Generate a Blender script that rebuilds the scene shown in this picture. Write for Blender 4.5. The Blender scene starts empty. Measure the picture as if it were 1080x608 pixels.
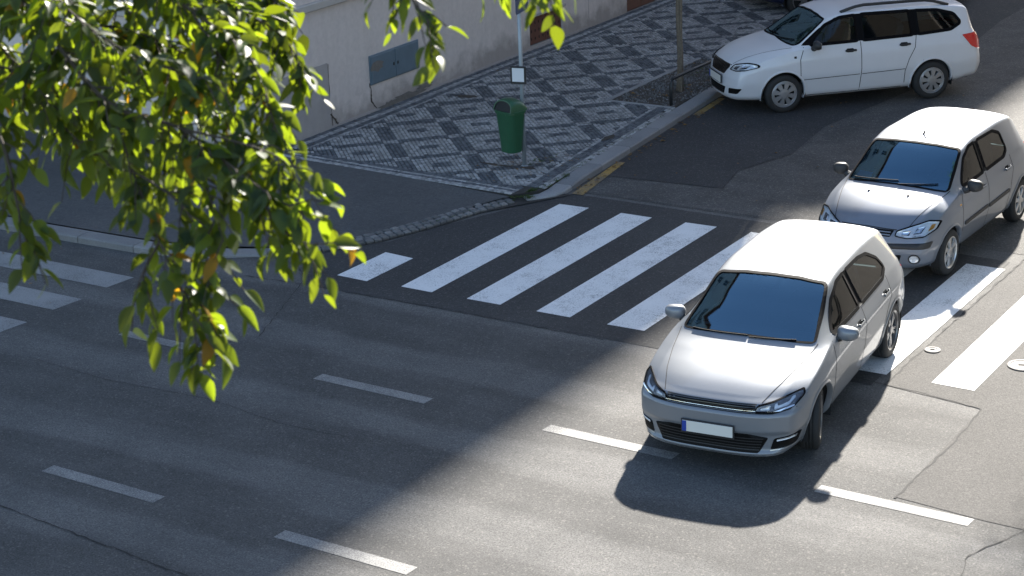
import bpy, math, random
import numpy as np
from mathutils import Vector, Matrix
from mathutils.bvhtree import BVHTree
from mathutils.geometry import delaunay_2d_cdt
random.seed(7); RNG = np.random.default_rng(7)
S = bpy.context.scene
COL = S.collection
R = math.radians

# ------------------------------------------------------------------ camera
CAM = Vector((13.7234, -18.5232, 8.0890))
PITCH, ROLL, YAW, FPX = 0.34082, -0.04052, -0.57667, 2039.06
fw = Vector((math.sin(YAW)*math.cos(PITCH), math.cos(YAW)*math.cos(PITCH), -math.sin(PITCH)))
rt = Vector((math.cos(YAW), -math.sin(YAW), 0)); up = rt.cross(fw)
r2 = rt*math.cos(ROLL)+up*math.sin(ROLL); u2 = -rt*math.sin(ROLL)+up*math.cos(ROLL)
cd = bpy.data.cameras.new('camera'); cam = bpy.data.objects.new('camera', cd); COL.objects.link(cam)
M = Matrix((r2, u2, -fw)).transposed().to_4x4(); M.translation = CAM
cam.matrix_world = M
cd.sensor_width = 36; cd.lens = 36*FPX/1080; cd.clip_start = .05; cd.clip_end = 3000
cd.dof.use_dof = True; cd.dof.focus_distance = 25.5; cd.dof.aperture_fstop = 5.6
S.camera = cam

# ------------------------------------------------------------------ sky, sun, exposure
SX, SY = 0.43, -1.68                       # shadow offset per metre of height
ELEV = math.atan(1/math.hypot(SX, SY)); AZ = math.atan2(-SX, -SY)      # towards the sun, from +Y clockwise
w = bpy.data.worlds.new('World'); S.world = w; w.use_nodes = True
nt = w.node_tree; bg = nt.nodes['Background']
sk = nt.nodes.new('ShaderNodeTexSky'); sk.sky_type = 'NISHITA'; sk.sun_disc = False
sk.sun_elevation = ELEV; sk.sun_rotation = AZ; sk.altitude = 250; sk.air_density = 1.0; sk.dust_density = .9; sk.ozone_density = .9
nt.links.new(sk.outputs[0], bg.inputs[0]); bg.inputs[1].default_value = 0.072
ld = bpy.data.lights.new('sun', 'SUN'); ld.energy = 4.5; ld.angle = R(1.2); ld.color = (1, .94, .85)
sun = bpy.data.objects.new('sun', ld); COL.objects.link(sun)
sun.rotation_euler = Vector((SX, SY, -1)).to_track_quat('-Z', 'Y').to_euler(); sun.location = (0, 20, 40)
S.view_settings.view_transform = 'Standard'; S.view_settings.look = 'None'; S.view_settings.gamma = 1
S.view_settings.exposure = 2.15
S.cycles.max_bounces = 8; S.cycles.transparent_max_bounces = 12

# ------------------------------------------------------------------ materials
MATS = {}
def base_mat(name):
    m = bpy.data.materials.new(name); m.use_nodes = True
    MATS[name] = m
    return m, m.node_tree, m.node_tree.nodes['Principled BSDF']
def N(nt, t, **k):
    n = nt.nodes.new(t)
    for a, b in k.items(): setattr(n, a, b)
    return n
def noise(nt, vec, scale, detail=4, rough=.55):
    n = N(nt, 'ShaderNodeTexNoise'); n.inputs['Scale'].default_value = scale; n.inputs['Detail'].default_value = detail
    n.inputs['Roughness'].default_value = rough; nt.links.new(vec, n.inputs['Vector']); return n.outputs['Fac']
def ramp(nt, fac, stops):
    r = N(nt, 'ShaderNodeValToRGB'); e = r.color_ramp.elements
    while len(e) < len(stops): e.new(.5)
    for el, (p, c) in zip(e, stops):
        el.position = p; el.color = (*(c if hasattr(c, '__len__') else (c, c, c)), 1)
    nt.links.new(fac, r.inputs[0]); return r.outputs[0]
def mixc(nt, fac, a, b, mode='MIX'):
    m = N(nt, 'ShaderNodeMix', data_type='RGBA', blend_type=mode)
    for i, v in ((0, fac), (6, a), (7, b)):
        if hasattr(v, 'links'): nt.links.new(v, m.inputs[i])
        else: m.inputs[i].default_value = v if i == 0 else (*v, 1)
    return m.outputs[2]
def simple(name, col, rough=.5, metal=0, coat=0, var=.12, scale=6, bump=0, bscale=60, spec=.5):
    m, nt, p = base_mat(name)
    tc = N(nt, 'ShaderNodeTexCoord').outputs['Object']
    f = noise(nt, tc, scale, 5)
    c = mixc(nt, f, tuple(x*(1-var) for x in col), tuple(min(1, x*(1+var)) for x in col))
    nt.links.new(c, p.inputs['Base Color'])
    p.inputs['Roughness'].default_value = rough; p.inputs['Metallic'].default_value = metal
    p.inputs['Coat Weight'].default_value = coat; p.inputs['Coat Roughness'].default_value = .04
    p.inputs['Specular IOR Level'].default_value = spec
    if bump:
        b = N(nt, 'ShaderNodeBump'); b.inputs['Strength'].default_value = bump; b.inputs['Distance'].default_value = .01
        nt.links.new(noise(nt, tc, bscale, 3), b.inputs['Height']); nt.links.new(b.outputs[0], p.inputs['Normal'])
    return m
def asphalt(name, c1, c2, grain=.5, speck=.35, lanes=False, rough=.85, mott=.7):
    m, nt, p = base_mat(name)
    tc = N(nt, 'ShaderNodeTexCoord').outputs['Object']
    col = mixc(nt, ramp(nt, noise(nt, tc, mott, 7, .6), [(.3, 0), (.7, 1)]), c1, c2)
    if lanes:          # worn wheel tracks and oily lane middles running along the main road
        sp = N(nt, 'ShaderNodeSeparateXYZ'); nt.links.new(tc, sp.inputs[0])
        mp = N(nt, 'ShaderNodeMapping'); mp.inputs['Scale'].default_value = (.22, 1, 1); nt.links.new(tc, mp.inputs[0])
        wob = noise(nt, mp.outputs[0], 1.3, 4)
        ad = N(nt, 'ShaderNodeMath', operation='MULTIPLY_ADD'); ad.inputs[1].default_value = .9; nt.links.new(wob, ad.inputs[0]); nt.links.new(sp.outputs[1], ad.inputs[2])
        s = N(nt, 'ShaderNodeMath', operation='MULTIPLY'); s.inputs[1].default_value = 2*math.pi/1.62; nt.links.new(ad.outputs[0], s.inputs[0])
        a2 = N(nt, 'ShaderNodeMath', operation='ADD'); a2.inputs[1].default_value = 1.2; nt.links.new(s.outputs[0], a2.inputs[0])
        sn = N(nt, 'ShaderNodeMath', operation='SINE'); nt.links.new(a2.outputs[0], sn.inputs[0])
        k = ramp(nt, sn.outputs[0], [(0, .70), (.7, 1.16)])
        # the ramp clamps below 0: dark half stays at .80
        col = mixc(nt, .75, col, k, 'MULTIPLY')
        st = N(nt, 'ShaderNodeMapping'); st.inputs['Scale'].default_value = (.5, 3, 1); nt.links.new(tc, st.inputs[0])
        col = mixc(nt, .6, col, ramp(nt, noise(nt, st.outputs[0], 1.1, 6), [(.32, .82), (.68, 1.12)]), 'MULTIPLY')
    col = mixc(nt, .8, col, ramp(nt, noise(nt, tc, 16, 5, .7), [(.3, .72), (.5, 1.0), (.72, 1.22)]), 'MULTIPLY')
    g = noise(nt, tc, 52, 4, .85)
    col = mixc(nt, grain, col, ramp(nt, g, [(.36, .25), (.5, 1.0), (.66, 1.75)]), 'MULTIPLY')
    v = N(nt, 'ShaderNodeTexVoronoi'); v.inputs['Scale'].default_value = 55; nt.links.new(tc, v.inputs['Vector'])
    rnd = ramp(nt, v.outputs['Color'], [(.80, 0), (.86, 1)])
    sm = N(nt, 'ShaderNodeMath', operation='MULTIPLY'); sm.inputs[1].default_value = speck; nt.links.new(rnd, sm.inputs[0])
    col = mixc(nt, sm.outputs[0], col, (.30, .28, .25))
    nt.links.new(col, p.inputs['Base Color']); p.inputs['Roughness'].default_value = rough; p.inputs['Specular IOR Level'].default_value = .3
    b = N(nt, 'ShaderNodeBump'); b.inputs['Strength'].default_value = .45; b.inputs['Distance'].default_value = .012
    nt.links.new(g, b.inputs['Height']); nt.links.new(b.outputs[0], p.inputs['Normal'])
    return m
def paint_mark(name, col, wear, under=(.085, .085, .085)):
    m, nt, p = base_mat(name)
    tc = N(nt, 'ShaderNodeTexCoord').outputs['Object']
    f = noise(nt, tc, 70, 5, .7); g = noise(nt, tc, 1.5, 6, .7)
    a = N(nt, 'ShaderNodeMath', operation='MULTIPLY_ADD'); a.inputs[1].default_value = .55; nt.links.new(g, a.inputs[0]); nt.links.new(f, a.inputs[2])
    k = ramp(nt, a.outputs[0], [(.72+wear, 0), (.98+wear, 1)])
    c = mixc(nt, noise(nt, tc, 5, 5), tuple(x*.86 for x in col), col)
    nt.links.new(mixc(nt, k, c, under), p.inputs['Base Color']); p.inputs['Roughness'].default_value = .75
    b = N(nt, 'ShaderNodeBump'); b.inputs['Strength'].default_value = .3; b.inputs['Distance'].default_value = .01
    nt.links.new(f, b.inputs['Height']); nt.links.new(b.outputs[0], p.inputs['Normal'])
    return m
def carpaint(name, col, metal, rough=.3):
    m, nt, p = base_mat(name)
    tc = N(nt, 'ShaderNodeTexCoord').outputs['Object']
    d = noise(nt, tc, 3, 6, .65)
    nt.links.new(mixc(nt, d, tuple(x*.93 for x in col), tuple(min(1, x*1.04) for x in col)), p.inputs['Base Color'])
    p.inputs['Metallic'].default_value = metal
    p.inputs['Roughness'].default_value = rough
    p.inputs['Coat Weight'].default_value = .6; p.inputs['Coat Roughness'].default_value = .05
    return m
def glassmat(name, tint, ior=1.5, refl=(.95, .97, 1)):
    m, nt, p = base_mat(name); nt.nodes.remove(p)
    tr = N(nt, 'ShaderNodeBsdfTransparent'); tr.inputs[0].default_value = (*tint, 1)
    gl = N(nt, 'ShaderNodeBsdfGlossy'); gl.inputs['Roughness'].default_value = .03; gl.inputs[0].default_value = (*refl, 1)
    fr = N(nt, 'ShaderNodeFresnel'); fr.inputs[0].default_value = ior
    mx = N(nt, 'ShaderNodeMixShader'); nt.links.new(fr.outputs[0], mx.inputs[0]); nt.links.new(tr.outputs[0], mx.inputs[1]); nt.links.new(gl.outputs[0], mx.inputs[2])
    nt.links.new(mx.outputs[0], nt.nodes['Material Output'].inputs[0]); return m
def leafmat(name, top, trans, rough=.35, tw=.5):
    m, nt, p = base_mat(name)
    tc = N(nt, 'ShaderNodeTexCoord').outputs['Object']; gi = N(nt, 'ShaderNodeNewGeometry')
    ri = gi.outputs['Random Per Island']
    oi = N(nt, 'ShaderNodeObjectInfo').outputs['Random']
    ad = N(nt, 'ShaderNodeMath', operation='ADD'); nt.links.new(ri, ad.inputs[0]); nt.links.new(oi, ad.inputs[1])
    fr = N(nt, 'ShaderNodeMath', operation='FRACT'); nt.links.new(ad.outputs[0], fr.inputs[0])
    c = mixc(nt, fr.outputs[0], tuple(x*.7 for x in top), tuple(x*1.3 for x in top))
    c = mixc(nt, .35, c, ramp(nt, noise(nt, tc, 40, 3), [(.3, .7), (.7, 1.2)]), 'MULTIPLY')
    nt.links.new(c, p.inputs['Base Color']); p.inputs['Roughness'].default_value = rough; p.inputs['Specular IOR Level'].default_value = .35
    t = N(nt, 'ShaderNodeBsdfTranslucent')
    nt.links.new(mixc(nt, fr.outputs[0], tuple(x*.75 for x in trans), tuple(min(1, x*1.25) for x in trans)), t.inputs[0])
    mx = N(nt, 'ShaderNodeMixShader'); mx.inputs[0].default_value = tw
    nt.links.new(p.outputs[0], mx.inputs[1]); nt.links.new(t.outputs[0], mx.inputs[2])
    nt.links.new(mx.outputs[0], nt.nodes['Material Output'].inputs[0]); return m
def stone(name, c1, c2, rough=.75, scale=30):
    m, nt, p = base_mat(name)
    tc = N(nt, 'ShaderNodeTexCoord').outputs['Object']
    ri = N(nt, 'ShaderNodeNewGeometry').outputs['Random Per Island']; oi = N(nt, 'ShaderNodeObjectInfo').outputs['Random']
    ad = N(nt, 'ShaderNodeMath', operation='ADD'); nt.links.new(ri, ad.inputs[0]); nt.links.new(oi, ad.inputs[1])
    fr = N(nt, 'ShaderNodeMath', operation='FRACT'); nt.links.new(ad.outputs[0], fr.inputs[0])
    c = mixc(nt, fr.outputs[0], c1, c2)
    c = mixc(nt, .6, c, ramp(nt, noise(nt, tc, scale, 5), [(.3, .7), (.7, 1.2)]), 'MULTIPLY')
    c = mixc(nt, .7, c, ramp(nt, noise(nt, tc, .9, 5), [(.3, .72), (.6, 1.05)]), 'MULTIPLY')
    nt.links.new(c, p.inputs['Base Color']); p.inputs['Roughness'].default_value = rough; p.inputs['Specular IOR Level'].default_value = .35
    b = N(nt, 'ShaderNodeBump'); b.inputs['Strength'].default_value = .4; b.inputs['Distance'].default_value = .008
    nt.links.new(noise(nt, tc, scale*2.5, 3), b.inputs['Height']); nt.links.new(b.outputs[0], p.inputs['Normal'])
    return m
def plaster():
    m, nt, p = base_mat('plaster')
    tc = N(nt, 'ShaderNodeTexCoord').outputs['Object']
    sp = N(nt, 'ShaderNodeSeparateXYZ'); nt.links.new(tc, sp.inputs[0])
    c = mixc(nt, ramp(nt, noise(nt, tc, .6, 6, .6), [(.3, 0), (.7, 1)]), (.56, .49, .455), (.62, .55, .51))
    c = mixc(nt, .5, c, ramp(nt, noise(nt, tc, 14, 5), [(.3, .86), (.7, 1.08)]), 'MULTIPLY')
    # splashed dirt along the foot of the wall, ragged upper outline
    ns = noise(nt, tc, 1.7, 6, .65)
    h = N(nt, 'ShaderNodeMath', operation='MULTIPLY_ADD'); h.inputs[1].default_value = -1.15; nt.links.new(ns, h.inputs[0]); nt.links.new(sp.outputs[2], h.inputs[2])
    k = ramp(nt, h.outputs[0], [(0.0, .62), (.18, 0)])
    hh = N(nt, 'ShaderNodeMath', operation='ADD'); hh.inputs[1].default_value = .35; nt.links.new(h.outputs[0], hh.inputs[0])
    k = ramp(nt, hh.outputs[0], [(0.0, .6), (.30, 0)])
    c = mixc(nt, k, c, (.20, .175, .155))
    st = N(nt, 'ShaderNodeMapping'); st.inputs['Scale'].default_value = (1, 5, .35); nt.links.new(tc, st.inputs[0])
    c = mixc(nt, .5, c, ramp(nt, noise(nt, st.outputs[0], 1.5, 5), [(.35, .93), (.6, 1.02)]), 'MULTIPLY')
    nt.links.new(c, p.inputs['Base Color']); p.inputs['Roughness'].default_value = .9; p.inputs['Specular IOR Level'].default_value = .2
    b = N(nt, 'ShaderNodeBump'); b.inputs['Strength'].default_value = .35; b.inputs['Distance'].default_value = .01
    nt.links.new(noise(nt, tc, 35, 5), b.inputs['Height']); nt.links.new(b.outputs[0], p.inputs['Normal'])
    return m
asphalt('asphalt_main', (.074, .073, .071), (.110, .107, .103), lanes=True, grain=.75, speck=.2, mott=1.1)
asphalt('asphalt_side', (.050, .049, .048), (.090, .087, .083), grain=.7, mott=1.6)
asphalt('asphalt_patch_dark', (.030, .031, .033), (.046, .046, .047), speck=.18)
asphalt('asphalt_patch_grey', (.046, .044, .042), (.066, .063, .060), speck=.08, grain=.75)
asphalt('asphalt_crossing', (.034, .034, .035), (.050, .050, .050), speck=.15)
asphalt('asphalt_pavement', (.066, .066, .067), (.094, .093, .092), speck=.12, grain=.35)
simple('seam', (.018, .018, .018), .9, var=.3, scale=20)
paint_mark('paint_white', (.74, .74, .73), .08)
paint_mark('paint_faded', (.27, .27, .265), .02)
paint_mark('paint_dash', (.29, .285, .27), -.08)
paint_mark('paint_yellow', (.48, .28, .03), -.11)
stone('granite_kerb', (.20, .202, .205), (.28, .28, .28), scale=60)
stone('kerb_light', (.17, .168, .165), (.24, .235, .23), scale=60)
stone('cobble_stone', (.10, .098, .095), (.22, .21, .20))
stone('mosaic_light', (.20, .198, .193), (.43, .42, .41))
stone('mosaic_dark', (.065, .072, .082), (.15, .155, .165))
simple('grout', (.035, .032, .029), .95, var=.4, scale=9, bump=.5)
stone('gravel', (.07, .068, .065), (.20, .19, .185))
simple('soil', (.045, .036, .028), .95, var=.5, scale=5, bump=.8, bscale=30)
plaster()
simple('facade_stone', (.17, .15, .125), .9, var=.25, scale=2)
simple('plaster_patch', (.33, .30, .285), .95, var=.2, scale=4, bump=.6, bscale=25)
simple('ledge_stone', (.42, .385, .35), .85, var=.15, scale=5, bump=.3)
simple('crack', (.07, .055, .045), .95)
simple('roof_tile', (.22, .09, .06), .8)
simple('cabinet_metal', (.105, .15, .185), .5, var=.2, scale=5)
simple('rust', (.15, .135, .12), .8, var=.4, scale=14)
simple('brown_shutter', (.115, .042, .026), .65, var=.3, scale=8)
simple('black_hole', (.012, .012, .012), .9)
simple('dark_glass', (.02, .025, .03), .08)
simple('window_frame', (.55, .53, .5), .5)
simple('sign_grey', (.30, .335, .36), .45, metal=.3, var=.15)
simple('sign_blue', (.02, .045, .11), .4)
simple('black_paint', (.02, .021, .022), .45, var=.3)
simple('white_paper', (.62, .63, .64), .5, var=.06)
simple('bin_green', (.016, .078, .036), .38, var=.18, scale=9)
simple('bin_dark', (.01, .012, .011), .7)
simple('bark', (.135, .108, .08), .9, var=.65, scale=30, bump=.9, bscale=28)
simple('bark_foreground', (.05, .036, .024), .85, var=.4, scale=40, bump=.5)
leafmat('leaf_green', (.028, .055, .014), (.20, .25, .009), tw=.45, rough=.45)
leafmat('leaf_lime', (.042, .075, .014), (.24, .32, .011), tw=.52, rough=.45)
leafmat('leaf_yellow', (.24, .14, .015), (.50, .27, .012), tw=.5)
leafmat('leaf_street', (.035, .065, .016), (.22, .30, .04), tw=.4)
leafmat('leaf_fallen', (.17, .095, .03), (.2, .1, .02), tw=.1, rough=.8)
leafmat('weed', (.045, .075, .018), (.1, .15, .03), tw=.3, rough=.7)
carpaint('silver_metallic', (.205, .22, .24), .4, .45)
carpaint('silver_blue_metallic', (.175, .195, .23), .4, .45)
carpaint('white_lacquer', (.62, .62, .64), 0, .35)
carpaint('navy_lacquer', (.012, .018, .05), .1, .3)
glassmat('car_glass', (.30, .38, .40), 1.5)
glassmat('windshield_glass', (.34, .45, .50), 2.7, (.42, .75, 1))
glassmat('lens_glass', (.95, .96, .97), 1.3)
simple('black_gloss', (.012, .012, .013), .18)
simple('black_plastic', (.022, .022, .023), .55)
simple('grille_black', (.006, .006, .006), .5, spec=.12)
simple('chrome', (.72, .73, .75), .12, metal=1, var=.03)
simple('headlight_reflector', (.75, .76, .76), .22, metal=.35, var=.4, scale=30)
simple('headlight_dark', (.17, .17, .18), .2, metal=.4, var=.6, scale=24)
simple('led_white', (.78, .80, .84), .25)
simple('red_lens', (.58, .012, .014), .15, coat=1)
simple('amber_lens', (.5, .22, .03), .2, coat=1)
simple('plate_white', (.66, .65, .60), .4, var=.05)
simple('plate_blue', (.015, .05, .30), .4)
simple('tyre_rubber', (.020, .020, .020), .8, var=.25, scale=20)
simple('rim_silver', (.52, .52, .52), .3, metal=.75, var=.1)
simple('rim_dark', (.20, .20, .205), .3, metal=.7)
simple('hubcap_silver', (.30, .30, .305), .38, metal=.55, var=.12)
simple('interior_dark', (.030, .031, .034), .7, var=.2)
simple('interior_grey', (.075, .075, .08), .85, var=.2)
simple('blue_card', (.03, .38, .85), .6)
simple('seal_black', (.005, .005, .006), .65, spec=.06)
simple('door_gap', (.02, .02, .02), .8)
simple('iron_cover', (.12, .115, .11), .7, metal=.2, var=.4, scale=30)

# ------------------------------------------------------------------ object helpers
def mobj(name, verts, faces, mat, parent=None, smooth=False, label=None, kind=None, mats=None, midx=None):
    me = bpy.data.meshes.new(name); me.from_pydata([tuple(v) for v in verts], [], faces); me.update()
    for m_ in (mats or [mat]): me.materials.append(MATS[m_])
    if midx is not None: me.polygons.foreach_set('material_index', midx)
    if smooth: me.polygons.foreach_set('use_smooth', [True]*len(me.polygons))
    o = bpy.data.objects.new(name, me); COL.objects.link(o)
    if parent is not None: o.parent = parent
    if label: o['label'] = label
    if kind: o['kind'] = kind
    return o
def empty(name, loc, rz, label, cat, group=None, scale=1):
    o = bpy.data.objects.new(name, None); COL.objects.link(o); o.location = loc; o.rotation_euler = (0, 0, rz); o.scale = (scale,)*3
    o.empty_display_size = .2; return tag(o, label, cat, group)
def tag(o, label, cat, group=None):
    o['label'] = label; o['category'] = cat
    if group: o['group'] = group
    return o
class MB:
    def __init__(s): s.v = []; s.f = []
    def add(s, v, f):
        k = len(s.v); s.v += [tuple(a) for a in v]; s.f += [tuple(i+k for i in q) for q in f]; return s
    def box(s, c, d, rz=0, bev=0):
        x, y, z = d[0]/2, d[1]/2, d[2]/2; cz, sz = math.cos(rz), math.sin(rz)
        if bev:
            P = []
            for sz_, zz, ins in ((0, -z, 1), (1, -z+bev, 0), (2, z-bev, 0), (3, z, 1)):
                a, b = x-bev*ins, y-bev*ins; q = bev
                P += [(-a+q, -b, zz), (a-q, -b, zz), (a, -b+q, zz), (a, b-q, zz), (a-q, b, zz), (-a+q, b, zz), (-a, b-q, zz), (-a, -b+q, zz)]
            F = [tuple(range(7, -1, -1)), tuple(range(24, 32))]
            for l in range(3):
                for i in range(8): j = (i+1) % 8; F.append((l*8+i, l*8+j, l*8+8+j, l*8+8+i))
        else:
            P = [(-x, -y, -z), (x, -y, -z), (x, y, -z), (-x, y, -z), (-x, -y, z), (x, -y, z), (x, y, z), (-x, y, z)]
            F = [(3, 2, 1, 0), (4, 5, 6, 7), (0, 1, 5, 4), (1, 2, 6, 5), (2, 3, 7, 6), (3, 0, 4, 7)]
        return s.add([(c[0]+p[0]*cz-p[1]*sz, c[1]+p[0]*sz+p[1]*cz, c[2]+p[2]) for p in P], F)
    def tube(s, pts, rad, n=8, cap=True):
        pts = [Vector(p) for p in pts]; rad = rad if hasattr(rad, '__len__') else [rad]*len(pts); V = []
        ref = Vector((0, 0, 1))
        for i, p in enumerate(pts):
            t = (pts[min(i+1, len(pts)-1)]-pts[max(i-1, 0)]).normalized()
            if abs(t.dot(ref)) > .95: rr = Vector((1, 0, 0))
            else: rr = ref
            a = t.cross(rr).normalized(); b = t.cross(a)
            V += [p+(a*math.cos(2*math.pi*k/n)+b*math.sin(2*math.pi*k/n))*rad[i] for k in range(n)]
        F = []
        for i in range(len(pts)-1):
            for k in range(n): F.append((i*n+k, i*n+(k+1) % n, (i+1)*n+(k+1) % n, (i+1)*n+k))
        if cap: F += [tuple(range(n-1, -1, -1)), tuple(range((len(pts)-1)*n, len(pts)*n))]
        return s.add(V, F)
    def lathe(s, prof, n=32, axis='z', c=(0, 0, 0)):
        V = []; F = []
        for r, h in prof:
            for k in range(n):
                a = 2*math.pi*k/n; x, y = r*math.cos(a), r*math.sin(a)
                V.append({'z': (x, y, h), 'y': (x, h, y), 'x': (h, x, y)}[axis])
        V = [(v[0]+c[0], v[1]+c[1], v[2]+c[2]) for v in V]
        for i in range(len(prof)-1):
            for k in range(n): F.append((i*n+k, i*n+(k+1) % n, (i+1)*n+(k+1) % n, (i+1)*n+k))
        return s.add(V, F)
    def prism(s, poly, z0, z1):
        n = len(poly)
        return s.add([(x, y, z0) for x, y in poly]+[(x, y, z1) for x, y in poly],
                     [tuple(range(n-1, -1, -1)), tuple(range(n, 2*n))]+[(i, (i+1) % n, n+(i+1) % n, n+i) for i in range(n)])
    def build(s, name, mat, parent=None, **k): return mobj(name, s.v, s.f, mat, parent, **k)
def poly_sheet(poly, z, name, mat, parent=None, **k):
    return mobj(name, [(x, y, z) for x, y in poly], [tuple(range(len(poly)))], mat, parent, **k)
def inside(poly, x, y):
    """vectorised even-odd test"""
    x = np.asarray(x, float); y = np.asarray(y, float); r = np.zeros(x.shape, bool); n = len(poly)
    for i in range(n):
        (x1, y1), (x2, y2) = poly[i], poly[(i+1) % n]
        if y1 == y2: continue
        c = ((y1 > y) != (y2 > y)) & (x < (x2-x1)*(y-y1)/(y2-y1)+x1); r ^= c
    return r

# ------------------------------------------------------------------ setting: ground, roads, pavements
def struct(o): o['kind'] = 'structure'; return o
struct(poly_sheet([(-1200, -1200), (1200, -1200), (1200, 1200), (-1200, 1200)], -.15, 'ground', 'asphalt_side'))
def kerb_x(y): return -.17-.09*(y-4.3)            # street edge of the granite kerb
# main road and side street share one carriageway sheet, with a bell-mouth at the right
def arc(cx, cy, r, a0, a1, n=8): return [(cx+r*math.cos(R(a0+(a1-a0)*i/n)), cy+r*math.sin(R(a0+(a1-a0)*i/n))) for i in range(n+1)]
CURVE = [(-60, -.45), (-12, -.50), (-6.0, -.52), (-3.9, -.46), (-2.95, -.18), (-2.3, .22), (-1.72, .72), (-1.32, 1.36), (-1.02, 2.2), (-.78, 3.1), (-.5, 3.75), (-.17, 4.3)]
road_poly = [(-60, -12.6), (60, -12.6), (60, -.5)]+[(12.5, -.5)]+arc(12.5, 2.5, 3, -90, -180)+[(9.5, 75), (kerb_x(75), 75)]+CURVE[::-1]
road = struct(poly_sheet(road_poly, 0, 'road', 'asphalt_main'))
# repaired areas of the side street, laid a few millimetres proud
def seam_strip(pts, wd, z, name='tar_seam', mat='seam', parent=road):
    V = []; F = []; P = []
    for i in range(len(pts)-1):
        a, b = Vector(pts[i]), Vector(pts[i+1]); n = max(2, int((b-a).length/.08))
        for k in range(n): P.append(a.lerp(b, k/n))
    P.append(Vector(pts[-1]))
    for i, p in enumerate(P):
        t = (P[min(i+1, len(P)-1)]-P[max(i-1, 0)]).normalized(); nn = Vector((-t.y, t.x))
        j = nn*random.uniform(-.012, .012); ww = wd*random.uniform(.2, 1.0)/2
        V += [(*(p+j+nn*ww), z), (*(p+j-nn*ww), z)]
        if i: F.append((2*i-2, 2*i-1, 2*i+1, 2*i))
    return mobj(name, V, F, mat, parent)
def patch_sheet(poly, z, mat): return poly_sheet(poly, z, 'asphalt_patch', mat, road)
patch_sheet([(kerb_x(75)+.02, 75), (9.48, 75), (9.48, 4.55), (kerb_x(4.55)+.03, 4.55)], .004, 'asphalt_side')
patch_sheet([(kerb_x(5.4)+.03, 5.4), (1.75, 5.55), (1.55, 6.5), (1.9, 7.6), (1.7, 9.3), (2.1, 12.4), (1.6, 18), (1.8, 34), (kerb_x(34)+.03, 34)], .008, 'asphalt_patch_dark')
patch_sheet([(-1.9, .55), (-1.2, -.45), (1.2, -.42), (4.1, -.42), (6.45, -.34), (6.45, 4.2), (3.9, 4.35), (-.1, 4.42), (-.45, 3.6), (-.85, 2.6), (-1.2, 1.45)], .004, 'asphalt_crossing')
patch_sheet([(6.56, -.27), (7.71, -.43), (7.71, -2.79), (8.6, -2.88), (9.45, -2.9), (9.45, 4.5), (6.6, 4.5)], .004, 'asphalt_patch_grey')
seam_strip([(6.1, -.2), (6.56, -.25), (7.2, -.33), (7.71, -.43), (7.75, -1.3), (7.71, -2.82)], .028, .0062)
seam_strip([(6.58, -.2), (6.56, 1.5), (6.58, 4.4)], .035, .0062)
seam_strip([(-2.2, -.55), (-1.2, -.47), (1.2, -.44), (3.2, -.45)], .018, .0062)
seam_strip([(-5.5, -6.55), (-3, -6.7), (0, -6.95), (2.2, -7.15), (4.2, -7.35)], .022, .006)
seam_strip([(-1.9, 4.45-4.2), (-1.5, -.1), (-1.25, -.4), (-1.0, -1.0), (-.5, -2.2)], .014, .0062)
seam_strip([(-.05, 4.52), (2, 4.5), (4, 4.5)], .018, .0062)
seam_strip([(kerb_x(5.4)+.05, 5.4), (1.75, 5.55), (1.55, 6.5), (1.9, 7.6)], .016, .0105)
seam_strip([(-2.5, -3.95), (-1.2, -4.05), (.2, -3.95), (1.4, -4.12), (2.6, -4.05)], .010, .006)
seam_strip([(8.98, -2.9), (8.7, -3.6), (8.9, -4.6)], .014, .006)
# crosswalk over the side street
def stripe(poly, name, mat, label=None, z=.0075): return poly_sheet(poly, z, name, mat, road, label=label)
for i in range(9):
    x0 = i-1; y0, y1 = 0.0, 3.9
    if i == 0: y1 = 1.02
    j = [random.uniform(-.012, .012) for _ in range(4)]
    if i == 0: P = [(x0+.0, y0), (x0+.487, y0-.02), (x0+.50, y1-.03), (x0+.02, y1+.02)]
    else: P = [(x0+j[0], y0+j[1]), (x0+.487+j[2], y0), (x0+.487+j[2], y1+j[3]), (x0+j[0], y1)]
    stripe(P, 'crosswalk_stripe', 'paint_white')
for i in range(9):                                   # second crossing over the main road, far left
    y = -1.24-i*.93
    stripe([(-7.6, y-.46), (-3.42-.02*i, y-.46), (-3.37-.02*i, y), (-7.6, y)], 'crosswalk_stripe', 'paint_faded', z=.0035)
for yl, xs in ((-2.80, (-8.1, -5.1, -2.08, .9, 3.92, 6.98, 10)), (-6.05, (-6.1, -3.1, -.05, 2.98, 6.0, 9.0))):
    for x in xs:
        if x < -3 and yl > -3: continue
        dy = -.013*(x-0.9)
        stripe([(x, yl+dy-.155), (x+1.52, yl+dy-.175), (x+1.53, yl+dy-.01), (x+.01, yl+dy+.01)], 'lane_dash', 'paint_dash', z=.0035)
stripe([(kerb_x(4.4)+.09, 4.4), (kerb_x(4.4)+.27, 4.4), (kerb_x(6.15)+.15, 6.15), (kerb_x(6.15)+.03, 6.15)], 'yellow_line', 'paint_yellow', z=.0115)
stripe([(kerb_x(9.1)+.04, 9.1), (kerb_x(9.1)+.17, 9.1), (kerb_x(10.3)+.15, 10.3), (kerb_x(10.3)+.04, 10.3)], 'yellow_line', 'paint_yellow', z=.0115)

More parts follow.
